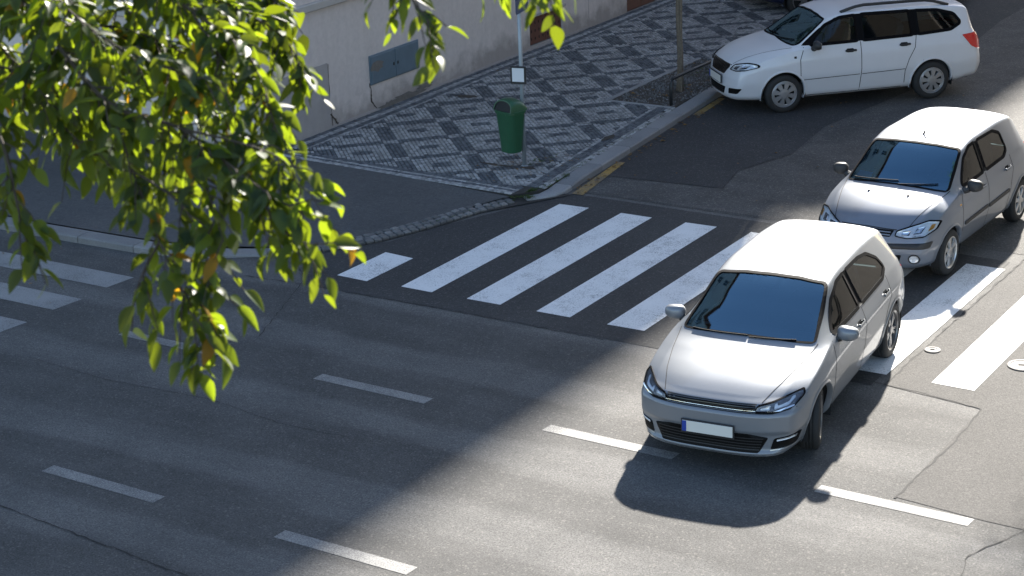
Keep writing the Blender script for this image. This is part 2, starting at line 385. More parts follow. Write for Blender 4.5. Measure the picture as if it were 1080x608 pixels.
# asphalt corner pavement: raised at the building, ramped down to the crossing
PZ = .10
def pav_z(x, y):
    # distance along: low near the cobbled dip, full height towards the wall and to the left
    d = min(math.hypot(x-a, y-b) for a, b in ((-1.5, 1.1), (-1.2, 1.7), (-1.0, 2.5), (-1.9, .6)))
    t = max(0, min(1, (d-.25)/1.7)); return .028+(PZ-.028)*t*t*(3-2*t)
inner = [(-60, -.17), (-12, -.2), (-6.0, -.22), (-3.95, -.16), (-3.1, .08), (-2.5, .45), (-1.98, .9), (-1.6, 1.5), (-1.3, 2.3), (-1.05, 3.1), (-.75, 3.7)]
outl = inner+[(-.72, 3.72), (-3.0, 3.86), (-5.4, 4.0), (-12, 3.9), (-60, 3.9)]
def cdt_fill(poly, step, zf):
    xs = [p[0] for p in poly]; ys = [p[1] for p in poly]
    pts = [Vector(p) for p in poly]; n = len(pts)
    gx, gy = np.meshgrid(np.arange(min(xs), max(xs), step), np.arange(min(ys), max(ys), step)); gx = gx.ravel(); gy = gy.ravel()
    k = inside(poly, gx, gy)
    pts += [Vector((a, b)) for a, b in zip(gx[k], gy[k])]
    v, e, f, *_ = delaunay_2d_cdt(pts, [(i, (i+1) % n) for i in range(n)], [], 1, 1e-5)
    return [(p.x, p.y, zf(p.x, p.y)) for p in v], [tuple(q) for q in f]
near = [p for p in outl if p[0] > -30]
near = [(-30, -.2)]+near+[(-30, 3.9)]
V, F = cdt_fill(near, .35, pav_z)
side_pav = struct(mobj('pavement', V, F, 'asphalt_pavement', smooth=True))
seam_strip([(-6.5, 1.6), (-5.0, .9), (-4.3, .1)], .014, PZ+.004, parent=side_pav)
seam_strip([(-4.9, 3.6), (-3.6, 2.4), (-3.2, 1.2)], .010, PZ+.004, parent=side_pav)
# kerb stones along the rounded corner (light granite), each its own piece
kerbs = struct(poly_sheet([(-30, -.45), (-30, -.25), (-6, -.25), (-6, -.45)], -.01, 'kerb', 'kerb_light'))
def polyline_at(P, s):
    for i in range(len(P)-1):
        a, b = Vector(P[i]), Vector(P[i+1]); l = (b-a).length
        if s <= l: return a.lerp(b, s/l), (b-a).normalized()
        s -= l
    return Vector(P[-1]), (Vector(P[-1])-Vector(P[-2])).normalized()
def plen(P): return sum((Vector(P[i+1])-Vector(P[i])).length for i in range(len(P)-1))
def kerb_run(path, l, wd, z1f, mat, parent, z0=-.1, left=True, gap=.012):
    L = plen(path); s = 0
    while s < L-.05:
        e = min(s+l*random.uniform(.85, 1.15), L); n = max(2, int((e-s)/.18)); V = []; F = []
        for k in range(n+1):
            p, t = polyline_at(path, s+gap/2+(e-s-gap)*k/n); nn = Vector((-t.y, t.x))*(1 if left else -1)
            z = z1f(p)
            o = [(0, z0), (0, z-.022), (.022, z), (wd-.01, z), (wd, z-.01), (wd, z0)]
            V += [(p.x+nn.x*a, p.y+nn.y*a, h) for a, h in o]
            if k: F += [((k-1)*6+i, (k-1)*6+i+1, k*6+i+1, k*6+i) for i in range(5)]
        F += [tuple(range(6)), tuple(range(n*6+5, n*6-1, -1))]
        mobj('kerb_stone', V, F, mat, parent); s = e
cp = [(-30, -.48)]+CURVE[1:6]
kerb_run(cp, 1.1, .27, lambda p: .10 if p.x < -3.9 else .10-.065*min(1, (p.x+3.9)/1.4), 'kerb_light', kerbs)
gk = [(kerb_x(y), y) for y in np.arange(4.25, 40, 1.0)]
kerb_run([(-.48, 3.80), (-.28, 4.05)]+gk, 1.05, .27, lambda p: .035+.065*min(1, max(0, (p.y-3.8)/1.3)), 'granite_kerb', kerbs)
# cobbled dip: three rows of setts round the corner
cob = struct(poly_sheet([(-2.35, .2), (-1.72, .7), (-1.3, 1.36), (-1.0, 2.2), (-.76, 3.1), (-.40, 3.72), (-.05, 4.35), (-.5, 4.3), (-.80, 3.95), (-1.06, 3.1), (-1.32, 2.3), (-1.62, 1.5), (-2.0, .92), (-2.52, .5)], .016, 'cobble_gutter', 'grout'))
cob_meshes = []
for k in range(6):
    b = MB(); a = .047+.008*random.random(); c = .041+.006*random.random()
    b.add([(-a, -c, -.06), (a, -c, -.06), (a, c, -.06), (-a, c, -.06), (-a*1.02, -c, .012), (a, -c*1.03, .010), (a*.97, c, .013), (-a, c*.98, .009),
           (-a*.72, -c*.7, .027), (a*.7, -c*.72, .025), (a*.74, c*.66, .027), (-a*.7, c*.72, .024)],
          [(0, 1, 5, 4), (1, 2, 6, 5), (2, 3, 7, 6), (3, 0, 4, 7), (4, 5, 9, 8), (5, 6, 10, 9), (6, 7, 11, 10), (7, 4, 8, 11), (8, 9, 10, 11)])
    me = bpy.data.meshes.new('cobble'); me.from_pydata(b.v, [], b.f); me.materials.append(MATS['cobble_stone']); cob_meshes.append(me)
cpath = [(-2.30, .22), (-1.72, .72), (-1.32, 1.36), (-1.02, 2.2), (-.78, 3.1), (-.55, 3.68)]
for row in range(3):
    s = .02+row*.04
    while s < plen(cpath)+(-.02):
        p, t = polyline_at(cpath, s); nn = Vector((-t.y, t.x)); q = p+nn*(.05+.108*row)
        o = bpy.data.objects.new('cobble', random.choice(cob_meshes)); COL.objects.link(o); o.parent = cob
        o.location = (q.x, q.y, .02+random.uniform(-.006, .006)); o.rotation_euler = (random.gauss(0, .04), random.gauss(0, .04), math.atan2(t.y, t.x)+random.gauss(0, .06)+random.choice((0, math.pi)))
        s += .122*random.uniform(.97, 1.06)

# mosaic pavement of small light and dark setts
WALLX = -5.4
MEND = 34.0
mos = struct(MB().prism([(WALLX, 3.95), (-.72, 3.76), (-.46, 4.1)]+[(kerb_x(y)-.27, y) for y in (4.4, 9.0, MEND)]+[(WALLX, MEND)], -.1, PZ-.012).build('mosaic_pavement', 'grout'))
def s_edge(x): return 3.97-.045*(x-WALLX)
PIT = (-2.12, -9, 9.12, 12.4)        # tree pit: x from, (to kerb), y from, y to
def in_pit(x, y): return (x > PIT[0]-.10) & (y > PIT[2]-.08) & (y < PIT[3]+.1)
def pattern(x, y):
    """True = dark. Chequered tartan set at 45 degrees to the street."""
    c = math.sqrt(.5); per = 1.065
    u = ((x+4.02)*c-(y-7.63)*c)/per; v = ((x+4.02)*c+(y-7.63)*c)/per
    u = np.abs((u+.5) % 1-.5); v = np.abs((v+.5) % 1-.5)
    nu = u > .405; nv = v > .37
    core = (u < .09) & (v < .15)
    return (nu ^ nv) | core
CEL = .062
def setts(px, py, ang, dark):
    n = len(px); sz = CEL/2*RNG.uniform(.80, .95, (n, 1)); sy = CEL/2*RNG.uniform(.80, .95, (n, 1))
    a = ang+RNG.normal(0, .07, n); ca, sa = np.cos(a)[:, None], np.sin(a)[:, None]
    bx = np.array([-1, 1, 1, -1]); by = np.array([-1, -1, 1, 1])
    z = PZ+RNG.normal(0, .0022, n)+.003*np.sin(px*1.7+.6)*np.sin(py*1.1)
    V = np.zeros((n, 8, 3))
    for k, (sc, dz) in enumerate(((1.0, -.02), (.86, 0))):
        X = bx*sz*sc*RNG.uniform(.94, 1.06, (n, 4)); Y = by*sy*sc*RNG.uniform(.94, 1.06, (n, 4))
        V[:, k*4:k*4+4, 0] = px[:, None]+X*ca-Y*sa; V[:, k*4:k*4+4, 1] = py[:, None]+X*sa+Y*ca; V[:, k*4:k*4+4, 2] = (z+dz)[:, None]
    return V
def setts_build(name, Vs, mat):
    V = np.concatenate(Vs); n = len(V); fb = np.array([(4, 5, 6, 7), (0, 1, 5, 4), (1, 2, 6, 5), (2, 3, 7, 6), (3, 0, 4, 7)])
    Fc = (fb[None]+8*np.arange(n)[:, None, None]).reshape(-1, 4)
    me = bpy.data.meshes.new(name); me.vertices.add(n*8); me.vertices.foreach_set('co', V.reshape(-1))
    me.loops.add(len(Fc)*4); me.loops.foreach_set('vertex_index', Fc.reshape(-1)); me.polygons.add(len(Fc))
    me.polygons.foreach_set('loop_start', np.arange(len(Fc))*4); me.update(calc_edges=True); me.materials.append(MATS[mat])
    o = bpy.data.objects.new(name, me); COL.objects.link(o); o.parent = mos; o['kind'] = 'stuff'; return o
DK, LT = [], []
def put(x, y, ang, dark, miss=.012):
    ok = (~in_pit(x, y)) & (RNG.random(len(x)) > miss)
    for flag, lst in ((True, DK), (False, LT)):
        m = ok & (dark == flag)
        if m.any(): lst.append(setts(x[m], y[m], ang, flag))
MOSY = 21.0
n = int(20/CEL); gi, gj = np.meshgrid(np.arange(-n, n), np.arange(-n, n)); gi = gi.ravel()*CEL; gj = gj.ravel()*CEL
c_ = math.sqrt(.5); gx = -4.02+c_*(gi+gj); gy = 7.63+c_*(gj-gi)
kx = -.17-.09*(gy-4.3)-.27
m = (gx > WALLX+.44) & (gx < kx-.37) & (gy-(3.97-.045*(gx-WALLX)) > .37) & (gy < MOSY)
gx, gy = gx[m], gy[m]; put(gx, gy, math.pi/4, pattern(gx, gy))
# border along the corner edge
for r_ in range(6):
    x = np.arange(WALLX+.05, -.74, CEL); y = s_edge(x)+.03+r_*CEL
    k = (x < -.17-.09*(y-4.3)-.29-r_*.0)
    put(x[k], y[k], -.045, np.full(k.sum(), r_ in (2, 4, 5)))
# border along the wall and along the kerb
y = np.arange(4.45, MOSY, CEL)
for r_ in range(7): put(np.full(len(y), WALLX+.035+r_*CEL), y, 0, np.full(len(y), r_ in (0, 1, 4, 5)))
for r_ in range(6):
    yy = np.arange(4.25, MOSY, CEL); xx = -.17-.09*(yy-4.3)-.27-.03-r_*CEL
    put(xx, yy, .09, np.full(len(yy), r_ in (2, 3, 4)), .05 if r_ < 2 else .012)
setts_build('dark_setts', DK, 'mosaic_dark'); setts_build('light_setts', LT, 'mosaic_light')
for (cx_, cy_, rx_, ry_, n_) in ((-1.75, 4.95, .38, .05, 22), (-1.2, 5.0, .15, .08, 18), (-4.55, 8.35, .22, .12, 14), (-.95, 7.0, .08, .2, 12)):
    mobj('dirt_patch', [(cx_+rx_*math.cos(2*math.pi*k/n_)*random.uniform(.55, 1.15), cy_+ry_*math.sin(2*math.pi*k/n_)*random.uniform(.55, 1.15), PZ+.0065) for k in range(n_)], [tuple(range(n_))], 'soil', mos)
# tree pit: soil, edging and gravel
pit = [(PIT[0], PIT[2]), (kerb_x(PIT[2])-.27, PIT[2]), (kerb_x(PIT[3])-.27, PIT[3]), (PIT[0], PIT[3])]
V, F = cdt_fill(pit, .09, lambda x, y: PZ-.004+random.uniform(-.010, .014)+.02*math.exp(-((x+1.36)**2+(y-10.0)**2)/.1))
tree_pit = struct(mobj('tree_pit', V, F, 'soil', smooth=True))
MB().box((PIT[0]-.045, (PIT[2]+PIT[3])/2, PZ-.03), (.09, PIT[3]-PIT[2]+.18, .09), bev=.01).build('edging_stone', 'granite_kerb', tree_pit)
MB().box(((PIT[0]+kerb_x(PIT[2])-.27)/2, PIT[2]-.04, PZ-.032), (kerb_x(PIT[2])-.27-PIT[0], .07, .085), bev=.01).build('edging_stone', 'granite_kerb', tree_pit)
b = MB()
for k in range(1500):
    x, y_ = random.uniform(PIT[0]+.03, -.95), random.uniform(PIT[2]+.03, PIT[3]-.05)
    r = random.uniform(.012, .034); z = PZ+.006
    q = [(x+r*random.uniform(.6, 1.2)*math.cos(a+k), y_+r*random.uniform(.6, 1.2)*math.sin(a+k), z-.01) for a in (0, 1.57, 3.14, 4.71)]
    b.add(q+[(x+random.uniform(-.3, .3)*r, y_, z+r*random.uniform(.5, .9))], [(0, 1, 4), (1, 2, 4), (2, 3, 4), (3, 0, 4)])
b.build('pit_gravel', 'gravel', tree_pit, kind='stuff')
# far pavements (outside the picture): opposite side of the side street and of the main road
pr = [(9.5, 75)]+arc(12.5, 2.5, 3, -180, -90)[0:]+[(60, -.5), (60, 75)]
struct(MB().prism(pr[::1], -.1, PZ).build('pavement', 'asphalt_pavement'))
struct(MB().prism([(-60, -40), (60, -40), (60, -12.6), (-60, -12.6)], -.1, PZ).build('pavement', 'asphalt_pavement'))

# ------------------------------------------------------------------ fallen leaves, weeds
b = MB()
def litter(n, fx, z, smin=.02, smax=.05):
    for _ in range(n):
        x, y_ = fx(); s_ = random.uniform(smin, smax); a = random.uniform(0, 6.28); e = random.uniform(-.2, .6)
        zz = z(x, y_)+.006; ca, sa = math.cos(a)*s_, math.sin(a)*s_
        b.add([(x-ca, y_-sa, zz), (x+sa*.5, y_-ca*.5, zz+s_*e), (x+ca, y_+sa, zz+s_*.15), (x-sa*.5, y_+ca*.5, zz+s_*abs(e)*.6)], [(0, 1, 2), (0, 2, 3)])
def near_kerb():
    y_ = random.uniform(4.3, 14); return kerb_x(y_)+abs(random.gauss(.0, .12))+.03, y_
litter(110, near_kerb, lambda x, y: .012)
litter(36, lambda: (random.uniform(PIT[0], -.95), random.uniform(PIT[2], PIT[3])), lambda x, y: PZ+.02)
litter(60, lambda: (random.gauss(-1.25, .32), random.gauss(5.3, .45)), lambda x, y: PZ+.012, .015, .035)
litter(60, lambda: (random.uniform(-.2, 5.5), random.uniform(5, 14)), lambda x, y: .012, .012, .04)
litter(45, lambda: (random.uniform(WALLX+.05, WALLX+.5), random.uniform(4.6, 14)), lambda x, y: PZ+.012, .012, .03)
litter(22, lambda: (random.uniform(-8, -3), random.uniform(-2.6, .0)), lambda x, y: .02 if y < -.5 else PZ+.012, .012, .03)
b.build('fallen_leaves', 'leaf_fallen', kind='stuff'); tag(bpy.data.objects['fallen_leaves'], 'dry brown leaves scattered along the kerb and gutter', 'leaves')
b = MB()
def tuft(x, y_, z, r, n):
    for _ in range(n):
        a = random.uniform(0, 6.28); l = r*random.uniform(.5, 1.3); x0 = x+random.gauss(0, r*.6); y0 = y_+random.gauss(0, r*.6)
        d = (math.cos(a), math.sin(a)); b.add([(x0-d[1]*.006, y0+d[0]*.006, z), (x0+d[1]*.006, y0-d[0]*.006, z), (x0+d[0]*l*.7, y0+d[1]*l*.7, z+l*.55)], [(0, 1, 2)])
for _ in range(55):
    y_ = random.choice((random.uniform(3.95, 5.6), random.uniform(4, 9))); tuft(kerb_x(y_)-.27-random.uniform(-.02, .06)-max(0, (4.3-y_))*.5, y_, PZ-.01, .04, 14)
for _ in range(22):
    s_ = random.uniform(2.4, plen(cpath)); p, t = polyline_at(cpath, s_); tuft(p.x-.1, p.y+.05, .025, .035, 12)
for _ in range(16): tuft(-.62+random.gauss(0, .1), 3.84+random.gauss(0, .06), .06, .05, 16)
for _ in range(10): tuft(random.gauss(-1.3, .12), random.gauss(5.25, .2), PZ, .035, 12)
for _ in range(14): tuft(random.uniform(PIT[0], -1), random.uniform(PIT[2], PIT[3]), PZ, .05, 14)
o = b.build('weeds', 'weed', kind='stuff'); tag(o, 'small green weeds sprouting between kerb and setts', 'weeds')

# ------------------------------------------------------------------ buildings
def facade(mb, o, du, u1, z0, z1, holes, depth, nrm):
    """wall rectangle from o along du (unit) length u1, with rectangular holes (u0,u1,z0,z1) and reveals going in by depth"""
    us = sorted({0, u1, *[h[0] for h in holes], *[h[1] for h in holes]}); zs = sorted({z0, z1, *[h[2] for h in holes], *[h[3] for h in holes]})
    P = lambda u, z, d=0: (o[0]+du[0]*u-nrm[0]*d, o[1]+du[1]*u-nrm[1]*d, z)
    for a, b_ in zip(us, us[1:]):
        for c, d in zip(zs, zs[1:]):
            mu, mz = (a+b_)/2, (c+d)/2
            if any(h[0] < mu < h[1] and h[2] < mz < h[3] for h in holes): continue
            mb.add([P(a, c), P(b_, c), P(b_, d), P(a, d)], [(0, 1, 2, 3)])
    for a, b_, c, d in holes:
        q = [P(a, c), P(b_, c), P(b_, d), P(a, d)]+[P(a, c, depth), P(b_, c, depth), P(b_, d, depth), P(a, d, depth)]
        mb.add(q, [(0, 4, 5, 1), (1, 5, 6, 2), (2, 6, 7, 3), (3, 7, 4, 0)])
def add_window(parent, o, du, nrm, a, b_, c, d, depth):
    P = lambda u, z, k: Vector((o[0]+du[0]*u-nrm[0]*k, o[1]+du[1]*u-nrm[1]*k, z))
    k = depth-.02; f = MB(); t = .08
    for u0, u1_, z0, z1 in ((a, b_, c, c+t), (a, b_, d-t, d), (a, a+t, c+t, d-t), (b_-t, b_, c+t, d-t), ((a+b_)/2-.04, (a+b_)/2+.04, c+t, d-t), (a+t, b_-t, d-.62, d-.55)):
        f.add([P(u0, z0, k), P(u1_, z0, k), P(u1_, z1, k), P(u0, z1, k), P(u0, z0, k+.06), P(u1_, z0, k+.06), P(u1_, z1, k+.06), P(u0, z1, k+.06)],
              [(0, 1, 2, 3), (0, 4, 5, 1), (1, 5, 6, 2), (2, 6, 7, 3), (3, 7, 4, 0)])
    w_ = f.build('window', 'window_frame', parent)
    mobj('pane', [P(a, c, k+.045), P(b_, c, k+.045), P(b_, d, k+.045), P(a, d, k+.045)], [(0, 1, 2, 3)], 'dark_glass', w_)
EAVE = (3.85-(WALLX+.35))/SX
def building(name, x0, x1, y0, y1, h, label, front, plain=False, holes_extra=(), side=True, wall_mat='plaster'):
    """block between x0<x1, y0<y1; front = 'x1' or 'x0' is the street wall; returns root"""
    root = empty(name, ((x0+x1)/2, (y0+y1)/2, 0), 0, label, 'building'); root.location = (0, 0, 0)
    mb = MB(); holes = []; L = y1-y0
    if not plain:
        nw = int(L/3.4); p = L/nw
        for s_ in range(5):
            zc = 3.0+s_*3.6
            if zc+2.1 > h-.5: break
            for i in range(nw): holes.append((p*(i+.5)-.6, p*(i+.5)+.6, zc, zc+2.0))
    ex = list(holes_extra)
    if front == 'x1': o, du, nr = (x1, y0), (0, 1), (1, 0)
    else: o, du, nr = (x0, y1), (0, -1), (-1, 0)
    facade(mb, o, du, L, -.05, h, holes+ex, .16, nr)
    # the wall facing the main road, and the two hidden walls
    fo = (x0, y0); hl = []
    if not plain and side:
        nw = int((x1-x0)/3.4); p = (x1-x0)/nw
        for s_ in range(5):
            zc = 3.0+s_*3.6
            if zc+2.1 > h-.5: break
            for i in range(nw): hl.append((p*(i+.5)-.6, p*(i+.5)+.6, zc, zc+2.0))
    facade(mb, fo, (1, 0), x1-x0, -.05, h, hl, .16, (0, -1))
    bx_ = x0 if front == 'x1' else x1
    mb.add([(bx_, y0, -.05), (bx_, y1, -.05), (bx_, y1, h), (bx_, y0, h)], [(0, 1, 2, 3)])
    mb.add([(x0, y1, -.05), (x1, y1, -.05), (x1, y1, h), (x0, y1, h)], [(0, 1, 2, 3)])
    mb.build('wall', wall_mat, root)
    for a in holes: add_window(root, o, du, nr, *a, .16)
    for a in hl: add_window(root, fo, (1, 0), (0, -1), *a, .16)
    e = .35; r = MB(); ym = 0
    r.add([(x0-e, y0-e, h), (x1+e, y0-e, h), (x1+e, y1, h), (x0-e, y1, h), (x0-e, y0-e, h+.3), (x1+e, y0-e, h+.3), (x1+e, y1, h+.3), (x0-e, y1, h+.3)],
          [(3, 2, 1, 0), (0, 1, 5, 4), (1, 2, 6, 5), (2, 3, 7, 6), (3, 0, 4, 7)])
    xm = (x0+x1)/2; r.add([(x0-e, y0-e, h+.3), (x1+e, y0-e, h+.3), (x1+e, y1, h+.3), (x0-e, y1, h+.3), (xm, y0+4, h+2.2), (xm, y1, h+2.2)],
          [(0, 1, 4), (1, 2, 5, 4), (3, 0, 4, 5), (2, 3, 5)])
    r.build('roof', 'roof_tile', root)
    return root
vents = [(11.85-3.9, 13.05-3.9, .17, .70), (15.6-3.9, 16.9-3.9, .10, .62)]
b1 = building('corner_building', -19.4, WALLX, 3.9, 22, EAVE-.3, 'pink-grey plastered corner building beside the mosaic pavement', 'x1', holes_extra=vents)
b2 = building('street_building', -19.4, WALLX, 22.01, 37.6, EAVE-.3, 'plastered building continuing the street row beyond the corner building', 'x1', plain=True)
b5 = building('street_building', -19.4, WALLX, 37.61, 41.4, EAVE-2.4, 'narrow lower block added to the unseen street row as a gap for sunlight', 'x1', plain=True)  # added out of view: its dropped eave lets sun onto the side street
for y_, hh in ((38.7, 1.5), (40.1, 2.1)): MB().box((WALLX-.1, y_, EAVE-2.4+hh/2), (.8, .55, hh+.6)).build('added_chimney', 'plaster', b5)  # added to break the sunlight over the low roof into streaks
b3 = building('street_building', -19.4, WALLX, 41.41, 72, EAVE-.3, 'farthest plastered building of the street row', 'x1', plain=True)
b4 = building('opposite_building', 13.6, 27, 4.5, 60, 17, 'plastered building across the side street from the corner building', 'x0', wall_mat='facade_stone')
X = WALLX
MB().box((X+.035, (3.82+22)/2, 2.16), (.09, 22-3.82, .13), bev=.015).box(((-19.4+X)/2, 3.865, 2.16), (14, .09, .13), bev=.015).build('ledge', 'ledge_stone', b1)
MB().box((X+.006, 4.79, .62), (.016, 1.74, 1.13)).build('plaster_patch', 'plaster_patch', b1)
MB().box((X+.010, 8.9, .045), (.024, 10.2, .17)).build('plinth_strip', 'plaster_patch', b1)
def wall_strip(pts, wd, name, mat, proud=.004):
    V = []; F = []
    P = []
    for i in range(len(pts)-1):
        for k in range(6): P.append(Vector(pts[i]).lerp(Vector(pts[i+1]), k/6))
    P.append(Vector(pts[-1]))
    for i, p in enumerate(P):
        j = random.uniform(-.012, .012); ww = wd*random.uniform(.5, 1.2)/2
        V += [(X+proud, p.x+j-ww, p.y), (X+proud, p.x+j+ww, p.y)]
        if i: F.append((2*i-2, 2*i-1, 2*i+1, 2*i))
    return mobj(name, V, F, mat, b1)
wall_strip([(6.77, .60), (6.80, .42), (6.78, .30), (6.92, .14)], .035, 'crack', 'crack')
wall_strip([(5.68, 1.16), (5.67, .6), (5.70, .12)], .018, 'crack', 'crack', .005)
wall_strip([(5.66, .34), (5.78, .2), (5.84, .10)], .05, 'crack', 'crack', .0155)
def blotch(cy_, cz, ry, rz, name, mat, proud, n=26):
    V = [(X+proud, cy_, cz)]; 
    for k in range(n):
        a = 2*math.pi*k/n; q = random.uniform(.6, 1.15); V.append((X+proud, cy_+ry*q*math.cos(a), max(.0, cz+rz*q*math.sin(a))))
    return mobj(name, V, [(0, 1+k, 1+(k+1) % n) for k in range(n)], mat, b1)
blotch(7.75, .15, .55, .07, 'spalled_plaster', 'rust', .026); blotch(8.3, .22, .25, .06, 'spalled_plaster', 'rust', .028); blotch(7.2, .10, .3, .09, 'spalled_plaster', 'rust', .029)
# metal cabinet in the wall
cab = MB().box((X+.012, 7.49, .81), (.03, 1.42, .50), bev=.006).build('meter_cabinet', 'cabinet_metal', b1)
for k in (0, 1):
    d = MB().box((X+.030, 7.145+.69*k, .81), (.018, .67, .455), bev=.005).build('cabinet_door', 'cabinet_metal', b1)
    MB().box((X+.043, 7.43+.12*k, .80), (.012, .03, .05)).build('latch', 'black_paint', d)
mobj('rust_stain', [(X+.0405, 6.95+.21*math.cos(a)*random.uniform(.7, 1.1), .86+.10*math.sin(a)*random.uniform(.7, 1.1)) for a in np.linspace(0, 6.28, 14)[:-1]], [tuple(range(13))], 'rust', b1)
# two-leaf brown vent shutters
for (a, b_, c, d) in vents:
    a += 3.9; b_ += 3.9; m_ = (a+b_)/2
    for k, (p, q) in enumerate(((a+.015, m_-.006), (m_+.006, b_-.015))):
        sh = MB().box((X-.045, (p+q)/2, (c+d)/2), (.03, q-p, d-c-.03), bev=.004).build('vent_shutter', 'brown_shutter', b1)
        for i in range(4):
            for j in range(3):
                MB().box((X-.027, p+(q-p)*(i+.6)/4.2, c+(d-c)*(j+.8)/3.6), (.008, .016, .05)).build('vent_slot', 'black_hole', sh) if (a < 14) else None
    MB().box((X+.02, m_, d+.035), (.05, b_-a+.16, .05), bev=.008).build('lintel', 'plaster_patch', b1)
MB().add([(X-.155, 11, 0), (X-.155, 18, 0), (X-.155, 18, 1), (X-.155, 11, 1)], [(0, 1, 2, 3)]).build('vent_back', 'black_hole', b1)
# downpipe-like joint line between plaster bays
wall_strip([(14.05, .05), (14.05, 2.1)], .02, 'crack', 'plaster_patch', .004)

# ------------------------------------------------------------------ sign pole, notice, litter bin
PX, PY = -1.32, 5.09
pole = empty('sign_pole', (PX, PY, PZ-.02), 0, 'grey steel sign pole standing behind the green litter bin', 'sign pole')
MB().tube([(0, 0, 0), (0, 0, 3.15)], .03, 14).build('pole', 'sign_grey', pole, smooth=True)
MB().lathe([(.0, .03), (.05, .03), (.062, .0), (.062, -.02)], 16).build('base_collar', 'sign_grey', pole)
n_ = Vector((1, .2, 0)).normalized(); t_ = Vector((-n_.y, n_.x, 0))
pts = [(a*.25, 2.36+.35+b_*.35) for a, b_ in ((-.9, -1), (.9, -1), (1, -.9), (1, .9), (.9, 1), (-.9, 1), (-1, .9), (-1, -.9))]
V = [n_*.045+t_*u+Vector((0, 0, z)) for u, z in pts]+[n_*.055+t_*u+Vector((0, 0, z)) for u, z in pts]
mobj('sign_plate', V, [tuple(range(7, -1, -1)), tuple(range(8, 16))]+[(i, (i+1) % 8, 8+(i+1) % 8, 8+i) for i in range(8)], 'sign_blue', pole)
for z in (2.55, 2.9): MB().box((n_.x*.02, n_.y*.02, z), (.08, .075, .03)).build('clamp', 'sign_grey', pole)
nb = empty('notice_board', (PX-.02, PY-.05, 1.37), R(12), 'small white notice in a black frame strapped to the sign pole', 'notice')
MB().box((0, 0, .13), (.245, .022, .27), bev=.006).build('frame', 'black_paint', nb)
MB().box((0, -.0125, .135), (.185, .004, .205)).build('sheet', 'white_paper', nb)
MB().tube([(-.035, .03, .13), (-.04, .07, .13), (.035, .085, .13), (.05, .03, .13)], .007, 6).build('strap', 'sign_grey', nb)
# bin
bn = empty('litter_bin', (PX-.12, PY-.15, .35), R(-16), 'dark green plastic litter bin with arched hood hung on the sign pole', 'litter bin')
def rrect(a, b_, r, n=5):
    P = []
    for cx_, cy_, s0 in ((a-r, b_-r, 0), (-a+r, b_-r, 90), (-a+r, -b_+r, 180), (a-r, -b_+r, 270)):
        for k in range(n+1): an = R(s0+90*k/n); P.append((cx_+r*math.cos(an), cy_+r*math.sin(an)))
    return P
lv = [(.145, .12, 0), (.155, .13, .012), (.205, .165, .58), (.208, .168, .60), (.222, .18, .605), (.222, .18, .64), (.212, .172, .645)]
V = []; F = []
for a, b_, z in lv: V += [(x*.93, y, z) for x, y in rrect(a, b_, .10)]
k_ = 24
for i in range(len(lv)-1):
    for k in range(k_): F.append((i*k_+k, i*k_+(k+1) % k_, (i+1)*k_+(k+1) % k_, (i+1)*k_+k))
F.append(tuple(range(k_-1, -1, -1)))
mobj('bin_body', V, F, 'bin_green', bn, smooth=False)
# hood: arch across the width, the opening in front leans back
V = []; F = []; na = 20
ys = [-.168, -.158, -.05, .06, .13, .168]; hs = [.165, .175, .185, .17, .13, .06]; lean = [.05, .05, .03, .01, 0, 0]
for y_, h_, le in zip(ys, hs, lean):
    V += [(.198*math.cos(math.pi*k/na), y_+le*math.sin(math.pi*k/na)**.62, .64+h_*math.sin(math.pi*k/na)**.62) for k in range(na+1)]
for i in range(len(ys)-1):
    for k in range(na): F.append((i*(na+1)+k, i*(na+1)+k+1, (i+1)*(na+1)+k+1, (i+1)*(na+1)+k))
F.append(tuple(range((len(ys)-1)*(na+1), len(ys)*(na+1))))
mobj('hood', V, F, 'bin_green', bn, smooth=True)
V = []
for sc in (1.0, .90):
    V += [(.198*sc*math.cos(math.pi*k/na), -.170+.05*sc*math.sin(math.pi*k/na)**.62, .641+.165*sc*math.sin(math.pi*k/na)**.62) for k in range(na+1)]
mobj('hood_lip', V, [(k, k+1, na+2+k, na+1+k) for k in range(na)], 'bin_green', bn)
mobj('opening', [(.182*math.cos(math.pi*k/na), -.155+.05*math.sin(math.pi*k/na)**.62, .642+.155*math.sin(math.pi*k/na)**.62) for k in range(na+1)], [tuple(range(na+1))], 'bin_dark', bn)
MB().box((.0, .17, .45), (.10, .05, .5), bev=.008).build('bracket', 'black_paint', bn)

